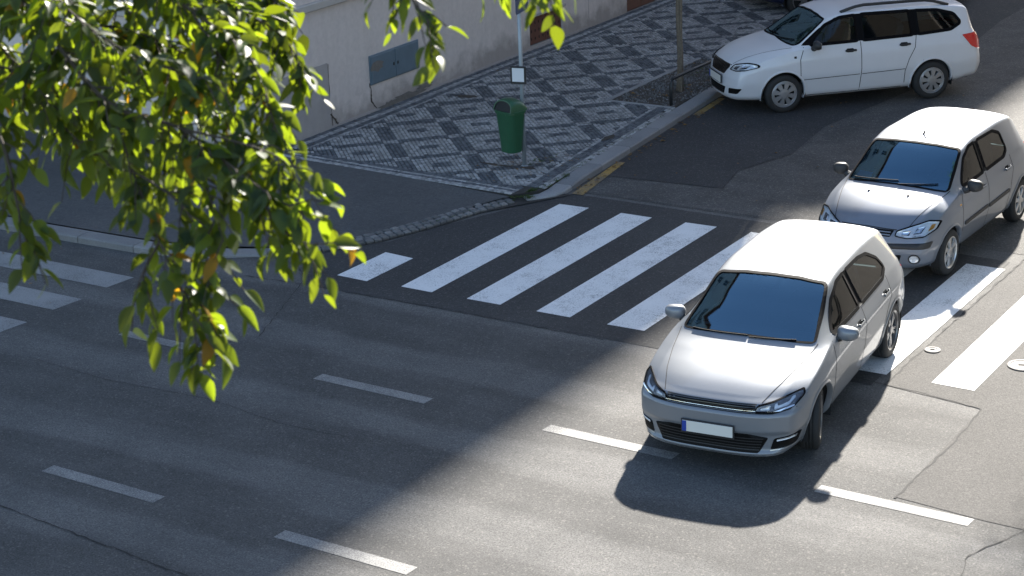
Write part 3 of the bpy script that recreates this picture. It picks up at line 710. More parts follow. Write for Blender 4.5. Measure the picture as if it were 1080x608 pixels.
# ------------------------------------------------------------------ street tree in the pit, hoop guard
def leaf_cards(n, sampler, size, mat, name, parent):
    V = []; F = []
    for _ in range(n):
        c = Vector(sampler()); a = Vector((random.gauss(0, 1), random.gauss(0, 1), random.gauss(-.3, .6))).normalized()
        b_ = a.cross(Vector((random.gauss(0, 1), random.gauss(0, 1), random.gauss(0, 1)))).normalized(); s_ = size*random.uniform(.7, 1.3); k = len(V)
        nn = a.cross(b_)*s_*.12
        V += [c-a*s_*.5, c+b_*s_*.24-nn, c+a*s_*.5, c-b_*s_*.24-nn]; F += [(k, k+1, k+2), (k, k+2, k+3)]
    return mobj(name, V, F, mat, parent, kind='stuff')
def street_tree(loc, lean, hgt, rad, cz, cr, nleaf, label, seed, group=None):
    rs = random.Random(seed)
    t = empty('street_tree', loc, 0, label, 'tree', group)
    pts = [(lean[0]*z/3+.015*math.sin(z*3), lean[1]*z/3+.012*math.cos(z*2.3), z) for z in np.linspace(-.05, hgt, 14)]
    MB().tube(pts, [rad*(1.25 if i == 0 else 1-.045*i) for i in range(14)], 12).build('trunk', 'bark', t, smooth=True)
    top = Vector(pts[-1]); tips = []
    for k in range(11):
        a = 2.4*k; st = Vector(pts[7+k*6//10]); e = st+Vector((math.cos(a)*cr*rs.uniform(.5, .9), math.sin(a)*cr*rs.uniform(.5, .9), rs.uniform(.5, 1.0)*cr))
        m_ = st.lerp(e, .5)+Vector((0, 0, -.15)); MB().tube([st, m_, e], [rad*.45, rad*.3, rad*.12], 7).build('branch', 'bark', t, smooth=True); tips += [m_, e, st.lerp(e, .8)]
    cl = [Vector((tp.x+rs.gauss(0, .35), tp.y+rs.gauss(0, .35), tp.z+rs.gauss(0, .3))) for tp in tips for _ in range(3)]
    def smp():
        c = random.choice(cl); return (c.x+random.gauss(0, .26), c.y+random.gauss(0, .26), c.z+random.gauss(0, .2))
    leaf_cards(nleaf, smp, .11, 'leaf_street', 'crown', t)
    return t
street_tree((-1.32, 10.1, PZ), (0.02, 0.0), 4.6, .056, 5, 1.9, 3500, 'slim young tree growing from the gravel pit beside the white estate car', 3)
MB().tube([(-1.262, 10.06, PZ-.03), (-1.262, 10.07, 2.3)], .022, 8).build('stake', 'bark', bpy.data.objects['street_tree']).location = (1.32, -10.1, -PZ)
street_tree((-1.75, 19.6, PZ), (.25, 0), 6.8, .10, 6, 2.9, 6500, 'taller street tree on the mosaic pavement beyond the dark car', 8)
street_tree((-2.4, 31.0, PZ), (.25, 0), 6.6, .13, 6, 3.3, 6000, 'farthest street tree on the mosaic pavement up the street', 9)
gr = empty('hoop_guard', (-1.01, 9.2, PZ-.02), 0, 'black tubular hoop rail guarding the gravel tree pit', 'guard rail')
MB().tube([(0, 0, 0), (0, 0, .40), (.01, .04, .46), (.03, .12, .48), (.06, 2.5, .48), (.06, 2.62, .45), (.06, 2.66, .38), (.06, 2.66, 0)], .028, 12).build('hoop', 'black_paint', gr, smooth=True)
MB().lathe([(0, .024), (.06, .024), (.06, .0)], 14).build('foot_plate', 'black_paint', gr)
# covers in the carriageway
for (x, y_, r, lab) in ((6.67, .91, .09, 'small round pale valve cover in the road beside the stripe'), (7.70, .91, .165, 'larger round pale valve cover at the right edge of the crossing')):
    c = empty('valve_cover', (x, y_, .0062), .3, lab, 'cover', 'valve covers in the road')
    MB().lathe([(r, -.01), (r, .008), (r-.012, .012), (r-.03, .012), (r-.034, .008)], 28).build('rim', 'iron_cover', c)
    MB().lathe([(r-.036, .007), (.03, .008), (0.0, .008)], 28).build('lid', 'iron_cover', c)
    MB().box((0, 0, .009), (r*.55, .03, .008)).build('slot', 'black_hole', c)
# tree at the right-hand pavement (its shade reaches the lower right corner)
street_tree((9.95, 4.8, PZ), (-.55, 0), 5.4, .13, 6, 3.4, 10000, 'broad street tree on the pavement opposite the corner building', 5)

# ------------------------------------------------------------------ cars
def pchip(xk, yk, x):
    xk = np.asarray(xk, float); yk = np.asarray(yk, float); h = np.diff(xk); d = np.diff(yk)/h; n = len(xk); m = np.zeros(n)
    for i in range(1, n-1):
        if d[i-1]*d[i] > 0:
            w1, w2 = 2*h[i]+h[i-1], h[i]+2*h[i-1]; m[i] = (w1+w2)/(w1/d[i-1]+w2/d[i])
    m[0] = d[0]; m[-1] = d[-1]
    i = np.clip(np.searchsorted(xk, x)-1, 0, n-2); t = (x-xk[i])/h[i]
    return (2*t**3-3*t**2+1)*yk[i]+(t**3-2*t**2+t)*h[i]*m[i]+(-2*t**3+3*t**2)*yk[i+1]+(t**3-t**2)*h[i]*m[i+1]
def round_poly(P, r=.03, step=.03):
    """round the corners of a closed outline and resample it"""
    n = len(P); Q = []
    for i in range(n):
        a, b_, c = Vector(P[i-1]), Vector(P[i]), Vector(P[(i+1) % n])
        l1, l2 = (a-b_).length, (c-b_).length; q = min(r, l1*.45, l2*.45)
        p0 = b_+(a-b_)*(q/l1); p2 = b_+(c-b_)*(q/l2)
        for k in range(5):
            t = k/4; Q.append(p0*(1-t)**2+b_*2*t*(1-t)+p2*t*t)
    O = []
    for i in range(len(Q)):
        a, b_ = Q[i], Q[(i+1) % len(Q)]; l = (b_-a).length; m_ = max(1, int(l/step))
        for k in range(m_): O.append(a.lerp(b_, k/m_))
    R_ = [O[0]]
    for p in O[1:]:
        if (p-R_[-1]).length > .004: R_.append(p)
    if (R_[-1]-R_[0]).length < .004: R_.pop()
    return [(p.x, p.y) for p in R_]
def offset_poly(P, d, zs=1):
    n = len(P); A = sum(P[i][0]*P[(i+1) % n][1]-P[(i+1) % n][0]*P[i][1] for i in range(n)); s = 1 if A > 0 else -1
    O = []
    for i in range(n):
        t = (Vector(P[(i+1) % n])-Vector(P[i-1])).normalized(); O.append((P[i][0]+t.y*d*s, P[i][1]-t.x*d*s*zs))
    return O

class Car:
    COLS = ('zb', 'wb', 'wm', 'zm', 'wc', 'zc', 'ws', 'zs', 'wr', 'zr', 'zt')
    def __init__(s, spec, root):
        s.sp = spec; s.root = root; s.L = spec['L']; T = np.array(spec['table'], float)
        L = s.L; e = .09
        xs = np.concatenate([e*(1-np.cos(np.linspace(0, math.pi/2, 7)))[:-1], np.arange(e, L-e, .022), L-e*(1-np.sin(np.linspace(0, math.pi/2, 7)))])
        K = {c: pchip(T[:, 0], T[:, i+1], xs) for i, c in enumerate(s.COLS)}
        seg = (4, 3, 10, 9, 8, 24); rows = []
        for i in range(len(xs)):
            k = {c: K[c][i] for c in s.COLS}
            pts = [(0, k['zb']), (k['wb']-.09, k['zb']), (k['wb'], k['zb']+.07), (k['wm'], k['zm']), (k['wc'], k['zc']), (k['ws'], k['zs']), (k['wr'], k['zr'])]
            q = []
            for (a, b_), n_ in zip(zip(pts, pts[1:]), seg):
                for t in range(n_): f = t/n_; q.append((a[0]+(b_[0]-a[0])*f, a[1]+(b_[1]-a[1])*f))
            for t in range(27):
                f = 1-t/26; q.append((k['wr']*f, k['zr']+(k['zt']-k['zr'])*(1-f**2.9)))
            q = np.array(q)
            for _ in range(2):
                g = q.copy(); g[1:-1] = .25*q[:-2]+.5*q[1:-1]+.25*q[2:]; q = g
            # round the ends off
            d0 = min(xs[i], L-xs[i])
            if d0 < e:
                ins = e*.55*(1-math.sqrt(max(0, 1-(1-d0/e)**2))); zm_ = (k['zb']+k['zt'])/2
                q[:, 0] *= 1-ins/k['wm']; q[:, 1] = zm_+(q[:, 1]-zm_)*(1-ins/(k['zt']-zm_)*.8)
            rows.append(q)
        rows = np.array(rows); m = rows.shape[1]
        # caps
        c0 = [rows[0]*np.array([f, 1]) for f in np.linspace(0, 1, 16)[:-1]]; c1 = [rows[-1]*np.array([f, 1]) for f in np.linspace(1, 0, 16)[1:]]
        A = np.concatenate([np.array(c0), rows, np.array(c1)]); X = np.concatenate([np.zeros(15), xs, np.full(15, L)])
        y = np.concatenate([-A[:, ::-1, 0], A[:, 1:, 0]][::1], axis=1) if False else np.concatenate([-A[:, :, 0], A[:, ::-1, 0][:, 1:]], axis=1)
        z = np.concatenate([A[:, :, 1], A[:, ::-1, 1][:, 1:]], axis=1); x = np.repeat(X[:, None], y.shape[1], 1)
        s.warp_args = (np.array(spec['bow']), np.array(spec['nose']), np.array(spec['tail']))
        x = s.warp(x, y, z)
        nr, nc = x.shape; s.V = np.stack([x, y, z], -1).reshape(-1, 3)
        ii, jj = np.meshgrid(np.arange(nr-1), np.arange(nc-1), indexing='ij'); a = (ii*nc+jj).ravel()
        s.F = np.stack([a, a+1, a+nc+1, a+nc], 1)
        s.bvh = BVHTree.FromPolygons([Vector(v) for v in s.V], s.F.tolist())
        s.drop = np.zeros(len(s.F), bool)
    def warp(s, x, y, z):
        bow, nose, tail = s.warp_args
        xx = x+pchip(bow[:, 0], bow[:, 1], x)*(np.abs(y)/.85)**s.sp.get('bowp', 2.3)
        f = np.clip(1-x/.55, 0, 1)**1.5; xx = xx+np.interp(z, nose[:, 0], nose[:, 1])*f
        f = np.clip(1-(s.L-x)/.5, 0, 1)**1.5; return xx-np.interp(z, tail[:, 0], tail[:, 1])*f
    def cut(s, poly, ax, rng, anyv=False):
        V = s.V; a, b_ = {'f': (1, 2), 's': (0, 2)}[ax]
        k = inside(poly, V[:, a], V[:, b_])
        if ax == 'f': k &= (V[:, 0] > rng[0]) & (V[:, 0] < rng[1])
        else: k &= np.abs(V[:, 1]) > rng[0]
        if anyv: s.drop |= k[s.F].any(1); return
        C_ = V[s.F].mean(1); k = inside(poly, C_[:, a], C_[:, b_])
        k &= ((C_[:, 0] > rng[0]) & (C_[:, 0] < rng[1])) if ax == 'f' else (np.abs(C_[:, 1]) > rng[0])
        s.drop |= k
    def hit(s, ax, a, b_):
        o, d = {'f': ((-3, a, b_), (1, 0, 0)), 'r': ((9, a, b_), (-1, 0, 0)), 'l': ((a, 4, b_), (0, -1, 0)), 'R': ((a, -4, b_), (0, 1, 0)), 't': ((a, b_, 4), (0, 0, -1))}[ax]
        p, n, i, _ = s.bvh.ray_cast(Vector(o), Vector(d))
        if p is None:
            o2 = {'f': (.3, a, b_), 'r': (s.L-.3, a, b_), 'l': (a, .8, b_), 'R': (a, -.8, b_), 't': (a, b_, .8)}[ax]
            p, n, i, _ = s.bvh.find_nearest(Vector(o2))
        if n.dot(Vector(d)) > 0: n = -n
        return p, n
    def patch(s, name, poly, ax, mat, off=.003, thick=.012, step=.05, parent=None, smooth=True, r=.02, rs=.03, label=None):
        P = round_poly(poly, r, rs) if r else poly
        pts = [Vector(p) for p in P]; n = len(pts); xs = [p[0] for p in P]; ys = [p[1] for p in P]
        gx, gy = np.meshgrid(np.arange(min(xs)+step/2, max(xs), step), np.arange(min(ys)+step/2, max(ys), step)); gx = gx.ravel(); gy = gy.ravel()
        k = inside(offset_poly(P, -.01), gx, gy); pts += [Vector((a, b_)) for a, b_ in zip(gx[k], gy[k])]
        v, e, f, *_ = delaunay_2d_cdt(pts, [(i, (i+1) % n) for i in range(n)], [], 1, 1e-5)
        H = [s.hit(ax, p.x, p.y) for p in v]; V = [p+q*off for p, q in H]; F = [tuple(q) for q in f]
        # consistent outward winding
        out = {'f': Vector((-1, 0, 0)), 'r': Vector((1, 0, 0)), 'l': Vector((0, 1, 0)), 'R': Vector((0, -1, 0)), 't': Vector((0, 0, 1))}[ax]
        if F:
            a, b_, c = [V[i] for i in F[len(F)//2]]
            if (b_-a).cross(c-a).dot(out) < 0: F = [q[::-1] for q in F]
        if thick:
            from collections import Counter
            ed = Counter()
            for q in F:
                for i in range(3): ed[tuple(sorted((q[i], q[(i+1) % 3])))] += 1
            nv = len(V); mp = {}
            for (a, b_), c in list(ed.items()):
                if c == 1:
                    for i in (a, b_):
                        if i not in mp: mp[i] = len(V); V.append(V[i]-H[i][1]*thick)
                    F.append((a, b_, mp[b_], mp[a]))
        return mobj(name, V, F, mat, parent or s.root, smooth=False if not smooth else False, label=label) if not smooth else s._sm(mobj(name, V, F, mat, parent or s.root, label=label))
    def _sm(s, o):
        o.data.polygons.foreach_set('use_smooth', [len(p.vertices) == 3 for p in o.data.polygons]); return o
    def ring(s, name, poly, ax, mat, din, dout, off=.003, parent=None, r=.04, thick=.008):
        P = round_poly(poly, r, .03); zs = .42 if name == 'seal' and ax in 'fr' else 1; I, O = offset_poly(P, -din, zs), offset_poly(P, dout, zs); n = len(P); V = []; F = []
        HI = [s.hit(ax, *p) for p in I]; HM = [s.hit(ax, *p) for p in P]; HO = [s.hit(ax, *p) for p in O]
        V = [p+q*(off-thick) for p, q in HI]+[p+q*off for p, q in HI]+[p+q*off for p, q in HM]+[p+q*off for p, q in HO]+[p+q*(off-thick) for p, q in HO]
        for l in range(4):
            for i in range(n): F.append((l*n+i, l*n+(i+1) % n, (l+1)*n+(i+1) % n, (l+1)*n+i))
        return mobj(name, V, F, mat, parent or s.root)
    def line(s, name, pts, ax, mat, wd=.008, off=.0015, parent=None):
        P = []
        for i in range(len(pts)-1):
            a, b_ = Vector(pts[i]), Vector(pts[i+1]); m_ = max(1, int((b_-a).length/.04))
            for k in range(m_): P.append(a.lerp(b_, k/m_))
        P.append(Vector(pts[-1])); V = []; F = []
        for i, p in enumerate(P):
            t = (P[min(i+1, len(P)-1)]-P[max(i-1, 0)]).normalized(); nn = Vector((-t.y, t.x))*wd/2
            for q in (p+nn, p-nn):
                h, n_ = s.hit(ax, q.x, q.y); V.append(h+n_*off)
            if i: F.append((2*i-2, 2*i-1, 2*i+1, 2*i))
        return mobj(name, V, F, mat, parent or s.root)
    def body(s, mat):
        F = s.F[~s.drop]; V = s.V
        me = bpy.data.meshes.new('body'); used = np.unique(F); mp = np.full(len(V), -1); mp[used] = np.arange(len(used))
        me.from_pydata(V[used].tolist(), [], mp[F].tolist()); me.polygons.foreach_set('use_smooth', [True]*len(F)); me.materials.append(MATS[mat])
        o = bpy.data.objects.new('body', me); COL.objects.link(o); o.parent = s.root; return o
def spoke_rim(kind, R_, w_, parent):
    """rim built in the plane x-z, outer face towards +y"""
    o = MB()
    o.lathe([(R_, -w_/2), (R_-.012, -w_/2+.01), (R_-.03, 0), (R_-.022, w_/2-.02), (R_, w_/2-.004), (R_+.004, w_/2+.002), (R_-.006, w_/2+.006), (R_-.02, w_/2-.008)], 40, 'y')
    mat = {'twin': 'rim_dark', 'five': 'rim_silver', 'cap': 'hubcap_silver'}[kind]
    def bar(a0, r0, r1, w0, w1, y0, y1, th=.02):
        c, s_ = math.cos(a0), math.sin(a0); q = []
        for r, w, y_ in ((r0, w0, y0), (r1, w1, y1)):
            for k in (-1, 1):
                q += [(r*c-k*w*s_, y_, r*s_+k*w*c), (r*c-k*w*s_*1.2, y_-th, r*s_+k*w*c*1.2)]
        o.add(q, [(0, 2, 6, 4), (1, 5, 7, 3), (0, 4, 5, 1), (2, 3, 7, 6), (0, 1, 3, 2), (4, 6, 7, 5)])
    if kind == 'twin':
        for k in range(5):
            for d in (-.17, .17): bar(k*1.2566+d*.6, .05, .0, 0, 0, 0, 0) if False else bar(k*1.2566+d, .055, R_-.008, .013, .015, w_/2-.018, w_/2-.012)
        o.lathe([(.06, w_/2-.03), (.058, w_/2-.012), (.04, w_/2-.006), (.0, w_/2-.006)], 24, 'y')
    elif kind == 'five':
        for k in range(6): bar(k*1.0472+.3, .05, R_-.006, .022, .030, w_/2-.006, w_/2-.012)
        o.lathe([(.07, w_/2-.02), (.066, w_/2-.004), (.03, w_/2+.004), (.0, w_/2+.004)], 24, 'y')
    else:
        o.lathe([(R_-.006, w_/2-.004), (R_-.03, w_/2+.006), (R_-.045, w_/2+.002)], 40, 'y')
        for k in range(8): bar(k*.7854+.2, .06, R_-.02, .020, .042, w_/2+.012, w_/2+.004)
        o.lathe([(.085, w_/2+.0), (.078, w_/2+.014), (.04, w_/2+.018), (.0, w_/2+.018)], 28, 'y')
    return o.build('rim', mat, parent)
def wheel(root, x, y, r, w_, rimr, kind, steer=0):
    sd = 1 if y > 0 else -1
    hub = MB().lathe([(.0, -.10), (.10, -.10), (.10, .02), (rimr-.01, .015), (rimr-.02, .03), (.0, .03)], 28, 'y').build('wheel', 'black_hole', root)
    hub.location = (x, y, r); hub.rotation_euler = (0, random.uniform(0, 1), (0 if sd > 0 else math.pi)+steer)
    t = MB(); a = w_/2
    t.lathe([(rimr-.01, -a+.02), (rimr+.02, -a+.002), (r-.05, -a), (r-.018, -a+.012), (r-.004, -a+.03), (r, -a+.05), (r, -.036), (r-.007, -.034), (r-.007, -.028), (r, -.026), (r, -.004), (r-.007, -.003), (r-.007, .003), (r, .004), (r, .026), (r-.007, .028), (r-.007, .034), (r, .036), (r, a-.05), (r-.004, a-.03), (r-.018, a-.012), (r-.05, a), (rimr+.02, a-.002), (rimr-.004, a-.012)], 44, 'y')
    t.build('tyre', 'tyre_rubber', hub, smooth=True)
    spoke_rim(kind, rimr, w_-.02, hub)
    return hub
def mirror_arm(c, x, y, z, mat, sd, sz=(.085, .115, .075)):
    V = []; F = []; nu, nv = 18, 10
    for i in range(nv+1):
        ph = -math.pi/2+math.pi*i/nv
        for k in range(nu):
            th = 2*math.pi*k/nu; cx = math.copysign(abs(math.cos(th))**.8, math.cos(th))*math.cos(ph)**.7; cy_ = math.copysign(abs(math.sin(th))**.8, math.sin(th))*math.cos(ph)**.7; cz = math.copysign(abs(math.sin(ph))**.8, math.sin(ph))
            X_ = cx*sz[0] if cx < 0 else cx*sz[0]*.45
            V.append((x+X_+.02*abs(cy_), y+sd*cy_*sz[1], z+cz*sz[2]*(1-.12*sd*cy_*sd)))
    for i in range(nv):
        for k in range(nu): F.append((i*nu+k, i*nu+(k+1) % nu, (i+1)*nu+(k+1) % nu, (i+1)*nu+k))
    m_ = mobj('mirror', V, F, mat, c.root, smooth=True)
    MB().box((x+.035, y, z), (.012, sz[1]*1.6, sz[2]*1.4), bev=.004).build('mirror_glass', 'chrome', m_)
    MB().tube([(x, y-sd*.07, z-.05), (x-.02, y-sd*.17, z-.085)], [.042, .05], 8).build('mirror_arm', 'black_plastic', m_)
def interior(c, xs, belt, fl, wid, seats, rear_x, back, roofz):
    """dashboard, floor, seats, steering wheel"""
    rt_ = c.root
    MB().box(((xs+back)/2, 0, fl), (back-xs, 2*wid, .06)).box((xs-.12, 0, fl+.25), (.04, 2*wid, .5)).box((back, 0, (fl+belt)/2-.05), (.05, 2*wid, belt-fl)).box(((xs+back)/2, wid, (fl+belt)/2-.04), (back-xs, .03, belt-fl-.08)).box(((xs+back)/2, -wid, (fl+belt)/2-.04), (back-xs, .03, belt-fl-.08)).build('cabin_tub', 'interior_dark', rt_)
    V = []
    prof = [(xs-.45, belt-.06), (xs-.1, belt-.02), (xs+.12, belt-.05), (xs+.20, belt-.16), (xs+.18, fl+.1), (xs-.1, fl+.1)]
    n = len(prof); b_ = MB(); b_.add([(p, -wid, z) for p, z in prof]+[(p, wid, z) for p, z in prof], [(i, (i+1) % n, n+(i+1) % n, n+i) for i in range(n)]+[tuple(range(n)), tuple(range(2*n-1, n-1, -1))])
    b_.build('dashboard', 'interior_dark', rt_)
    def seat(x, y, w_):
        q = MB()
        q.box((x, y, fl+.30), (.5, w_, .18), bev=.05)
        V = []; F = []
        for z, dx, ww, th in ((0, 0, 1, .13), (.25, .06, 1, .13), (.5, .14, .85, .10), (.56, .16, .6, .08)):
            V += [(x+.22+dx-th/2, y-w_/2*ww, fl+.34+z), (x+.22+dx-th/2, y+w_/2*ww, fl+.34+z), (x+.22+dx+th/2, y+w_/2*ww, fl+.34+z), (x+.22+dx+th/2, y-w_/2*ww, fl+.34+z)]
        for l in range(3):
            for i in range(4): F.append((l*4+i, l*4+(i+1) % 4, l*4+4+(i+1) % 4, l*4+4+i))
        F.append((12, 13, 14, 15)); q.add(V, F)
        hz = min(fl+.90, roofz-.26)
        st = q.build('seat', 'interior_grey', rt_)
        if w_ < 1: MB().box((x+.40, y, hz), (.09, .26, .16), bev=.035).build('headrest', 'interior_grey', st)
        else:
            for k in (-.4, .4): MB().box((x+.40, y+k, hz-.06), (.08, .24, .12), bev=.03).build('headrest', 'interior_grey', st)
    for y in (-.36, .36): seat(seats, y, .5)
    seat(rear_x, 0, 1.25)
    MB().add(*(lambda t: (t.v, t.f))(MB().tube([(xs+.28+.06*math.sin(a), -.36+.17*math.cos(a), belt-.06+.16*math.sin(a)) for a in np.linspace(0, 2*math.pi, 25)], .014, 6))).box((xs+.26, -.36, belt-.06), (.05, .3, .05)).build('steering_wheel', 'interior_dark', rt_)
    m_ = MB().box((c.sp['mirror_in'][0], 0, c.sp['mirror_in'][1]), (.04, .22, .06), bev=.015).build('rear_view_mirror', 'black_plastic', rt_)

def build_car(root, sp, paint, detail):
    c = Car(sp, root); fx, rx, tr, ar = sp['fx'], sp['rx'], sp['tyre'], sp['arch']
    circ = lambda x, r: [(x+r*math.cos(a), tr+.005+r*math.sin(a)) for a in np.linspace(0, 2*math.pi, 41)[:-1]]
    # openings
    c.cut(round_poly(sp['windshield'], .05), 'f', (.6, 2.6)); c.cut(round_poly(sp['rear_window'], .05), 'f', (sp['L']-1.3, 9))
    for wdw in sp['windows']: c.cut(round_poly(wdw, .04), 's', (.4,))
    for x in (fx, rx): c.cut(circ(x, ar), 's', (.5,), True)
    c.body(paint)
    # glass and seals
    for nm, poly, ax in (('windshield', sp['windshield'], 'f'), ('rear_window', sp['rear_window'], 'r')):
        g_ = c.patch(nm, poly, ax, 'windshield_glass' if nm == 'windshield' else 'car_glass', -.005, 0, .06, r=.05)
        c.ring('seal', poly, ax, 'seal_black', .014, .013, .004, g_, .05)
    for sd, ax in ((1, 'l'), (-1, 'R')):
        for wdw in sp['windows']:
            g_ = c.patch('window', wdw, ax, 'car_glass', -.005, 0, .08, r=.04)
            c.ring('seal', wdw, ax, 'seal_black', .016, max(.016, sp.get('seal', .02)), .004, g_)
        for pl in sp.get('pillars', ()): c.patch('pillar_trim', pl, ax, 'seal_black', .0045, .006, .08, r=.005)
        for x in (fx, rx):
            # painted wheel-arch lip and dark liner
            V = []; F = []; n = 34
            for k in range(n+1):
                a = -.30+(math.pi+.6)*k/n
                zz = [(ar+.030, .002), (ar+.022, .008), (ar+.004, .012), (ar-.004, .006), (ar-.006, -.05)]
                for r_, off in zz:
                    xx, zz_ = x+r_*math.cos(a), max(sp['zsill'], tr+.005+r_*math.sin(a)); p, nn = c.hit(ax, x+(ar+.03)*math.cos(a), max(sp['zsill']+.02, tr+.005+(ar+.03)*math.sin(a)))
                    V.append((xx, p.y+sd*off, zz_))
                if k: F += [((k-1)*5+i, (k-1)*5+i+1, k*5+i+1, k*5+i) for i in range(4)]
            mobj('wheel_arch', V, F, paint, root, smooth=True)
            V = []; F = []
            for k in range(n+1):
                a = -.3+(math.pi+.6)*k/n
                for yy, r_ in ((sp['ymax']-.035, ar+.012), (.42, ar+.012), (.42, .03)): V.append((x+r_*math.cos(a), sd*yy, tr+r_*math.sin(a)))
                if k: F += [((k-1)*3+i, (k-1)*3+i+1, k*3+i+1, k*3+i) for i in range(2)]
            mobj('wheel_well', V, F, 'black_hole', root)
            wheel(root, x, sd*(sp['track']), tr, sp['tw'], sp['rim'], sp['kind'], sp.get('steer', 0) if x == fx else 0)
        for ln in sp['seams']: c.line('door_seam', ln, ax, 'door_gap', .011)
        mx, my, mz = sp['mirror']
        mirror_arm(c, mx, sd*my, mz, sp['mirror_mat'], sd, sp.get('mirror_sz', (.085, .115, .075)))
        for hx, hz in sp['handles']:
            p, nn = c.hit(ax, hx, hz)
            cup = c.patch('handle_cup', [(hx-.07, hz-.03), (hx+.05, hz-.03), (hx+.05, hz+.03), (hx-.07, hz+.03)], ax, 'door_gap' if sp['handle_mat'] != 'black_plastic' else 'black_plastic', .0015, .004, .04, r=.02)
            MB().box((hx, p.y+sd*.018, hz), (.19, .026, .032), bev=.010).build('door_handle', sp['handle_mat'], root)
    for ln in sp.get('hood_seams', ()):
        for sd in (1, -1): c.line('hood_seam', [(a, sd*b_) for a, b_ in ln], 't', 'door_gap', .008)
    # cowl, wipers
    wx, wz = sp['windshield'][0][0], sp['windshield'][0][1]
    for y0, y1 in ((.58, -.02), (-.04, -.52)):
        pts = []
        for k in range(9):
            y_ = y0+(y1-y0)*k/8; p, nn = c.hit('f', y_, sp['wiper_z']+sp.get('wiper_rise', .03)*k/8); pts.append(p+nn*.010)
        MB().tube(pts, .007, 6).build('wiper', 'seal_black', root)
    interior(c, *sp['interior'])
    detail(c, root)
    return c
mir = lambda P: [(-a, b_) for a, b_ in P]
def plate(c, root, z, half=.26, hh=.056, off=.02, face='f', tilt=0, x=None):
    p, nn = c.hit(face, 0, z); px = p.x-off if x is None else x; s_ = -1 if face == 'f' else 1
    pl = MB().box((px, 0, z), (.014, 2*half+.03, 2*hh+.03), bev=.004).build('plate_holder', 'black_plastic', root)
    MB().box((px+s_*.010, 0, z), (.008, 2*half, 2*hh), bev=.002).build('license_plate', 'plate_white', pl)
    if face == 'f': MB().box((px+s_*.0145, half-.022, z), (.004, .044, 2*hh-.004)).build('country_band', 'plate_blue', pl)
def lamp(c, poly, mat, name='headlight', rings=True, bits=()):
    for sd in (1, -1):
        q = poly if sd > 0 else mir(poly)
        h = c.patch(name, q, 'f', mat, .003, .02, .03, r=.015, rs=.02)
        for bp, bm, of in bits: c.patch('lamp_insert', bp if sd > 0 else mir(bp), 'f', bm, of, .006, .03, parent=h, r=.008, rs=.015)
        c.patch('lens', q, 'f', 'lens_glass', .014, .0, .04, parent=h, r=.015, rs=.02)
        c.ring('lamp_seal', q, 'f', 'seal_black', .004, .006, .0145, h, .015, .02)

# --- hatchback at the front of the picture
GOLF = dict(L=4.255, fx=.87, rx=3.50, tyre=.318, arch=.362, track=.762, tw=.215, rim=.222, kind='twin', ymax=.89, zsill=.2, steer=R(14), seal=.018,
 table=[(0, .165, .74, .80, .43, .80, .595, .785, .655, .63, .705, .725),
        (.30, .17, .80, .862, .47, .868, .68, .84, .765, .675, .80, .82),
        (.75, .18, .82, .888, .50, .898, .75, .85, .868, .70, .902, .922),
        (1.02, .19, .825, .885, .52, .897, .79, .84, .925, .705, .962, .980),
        (1.08, .19, .825, .885, .52, .897, .795, .838, .935, .705, .985, 1.005),
        (1.50, .19, .825, .880, .54, .896, .805, .825, .965, .635, 1.185, 1.215),
        (1.95, .19, .825, .876, .55, .896, .81, .83, .975, .605, 1.368, 1.405),
        (2.35, .19, .825, .876, .55, .896, .815, .83, .98, .598, 1.408, 1.450),
        (3.0, .19, .825, .878, .55, .897, .82, .83, .99, .59, 1.406, 1.446),
        (3.55, .20, .825, .886, .55, .897, .83, .825, 1.0, .575, 1.378, 1.412),
        (3.92, .23, .81, .885, .57, .87, .84, .80, 1.01, .555, 1.332, 1.362),
        (4.08, .26, .78, .86, .58, .84, .84, .76, 1.0, .56, 1.14, 1.17),
        (4.16, .28, .76, .84, .6, .82, .84, .74, .96, .58, 1.0, 1.02),
        (4.255, .32, .72, .80, .6, .78, .80, .70, .90, .56, .92, .93)],
 bow=[(0, .26), (.5, .21), (1.0, .15), (2.0, .08), (2.7, 0), (3.6, -.03), (4.255, -.13)], bowp=3.4,
 nose=[(.16, .05), (.195, .0), (.225, .0), (.25, .028), (.41, .022), (.44, .002), (.60, .0), (.622, .012), (.645, .045), (.70, .055), (.74, .10)], tail=[(.3, .05), (.5, 0), (.8, .03), (1.0, .06)],
 windshield=[(-.70, .992), (-.35, 1.008), (0, 1.012), (.35, 1.008), (.70, .992), (.68, 1.06), (.588, 1.362), (.30, 1.392), (0, 1.397), (-.30, 1.392), (-.588, 1.362), (-.68, 1.06)],
 rear_window=[(-.56, 1.05), (.56, 1.05), (.48, 1.30), (-.48, 1.30)],
 windows=[[(1.46, .995), (2.31, 1.005), (2.31, 1.352), (2.08, 1.335), (1.80, 1.235)], [(2.39, 1.006), (3.20, 1.02), (3.40, 1.09), (3.34, 1.20), (3.12, 1.31), (2.85, 1.345), (2.39, 1.353)]],
 pillars=[[(2.285, 1.0), (2.415, 1.0), (2.415, 1.362), (2.285, 1.362)]],
 seams=[[(1.36, .96), (1.28, .80), (1.27, .45), (1.36, .25)], [(2.35, .99), (2.36, .6), (2.33, .25)], [(3.30, 1.02), (3.30, .82), (3.18, .68), (3.09, .5), (3.08, .3)], [(1.40, .245), (3.05, .245)]],
 hood_seams=[[(.14, .50), (.45, .60), (.8, .675), (1.18, .73)]],
 mirror=(1.52, .935, 1.0), mirror_mat='silver_metallic', handles=[(2.18, .87), (3.13, .885)], handle_mat='silver_metallic', wiper_z=1.0,
 interior=(1.45, .98, .30, .70, 1.75, 2.75, 3.8, 1.4), mirror_in=(1.80, 1.30), wiper_rise=.008)
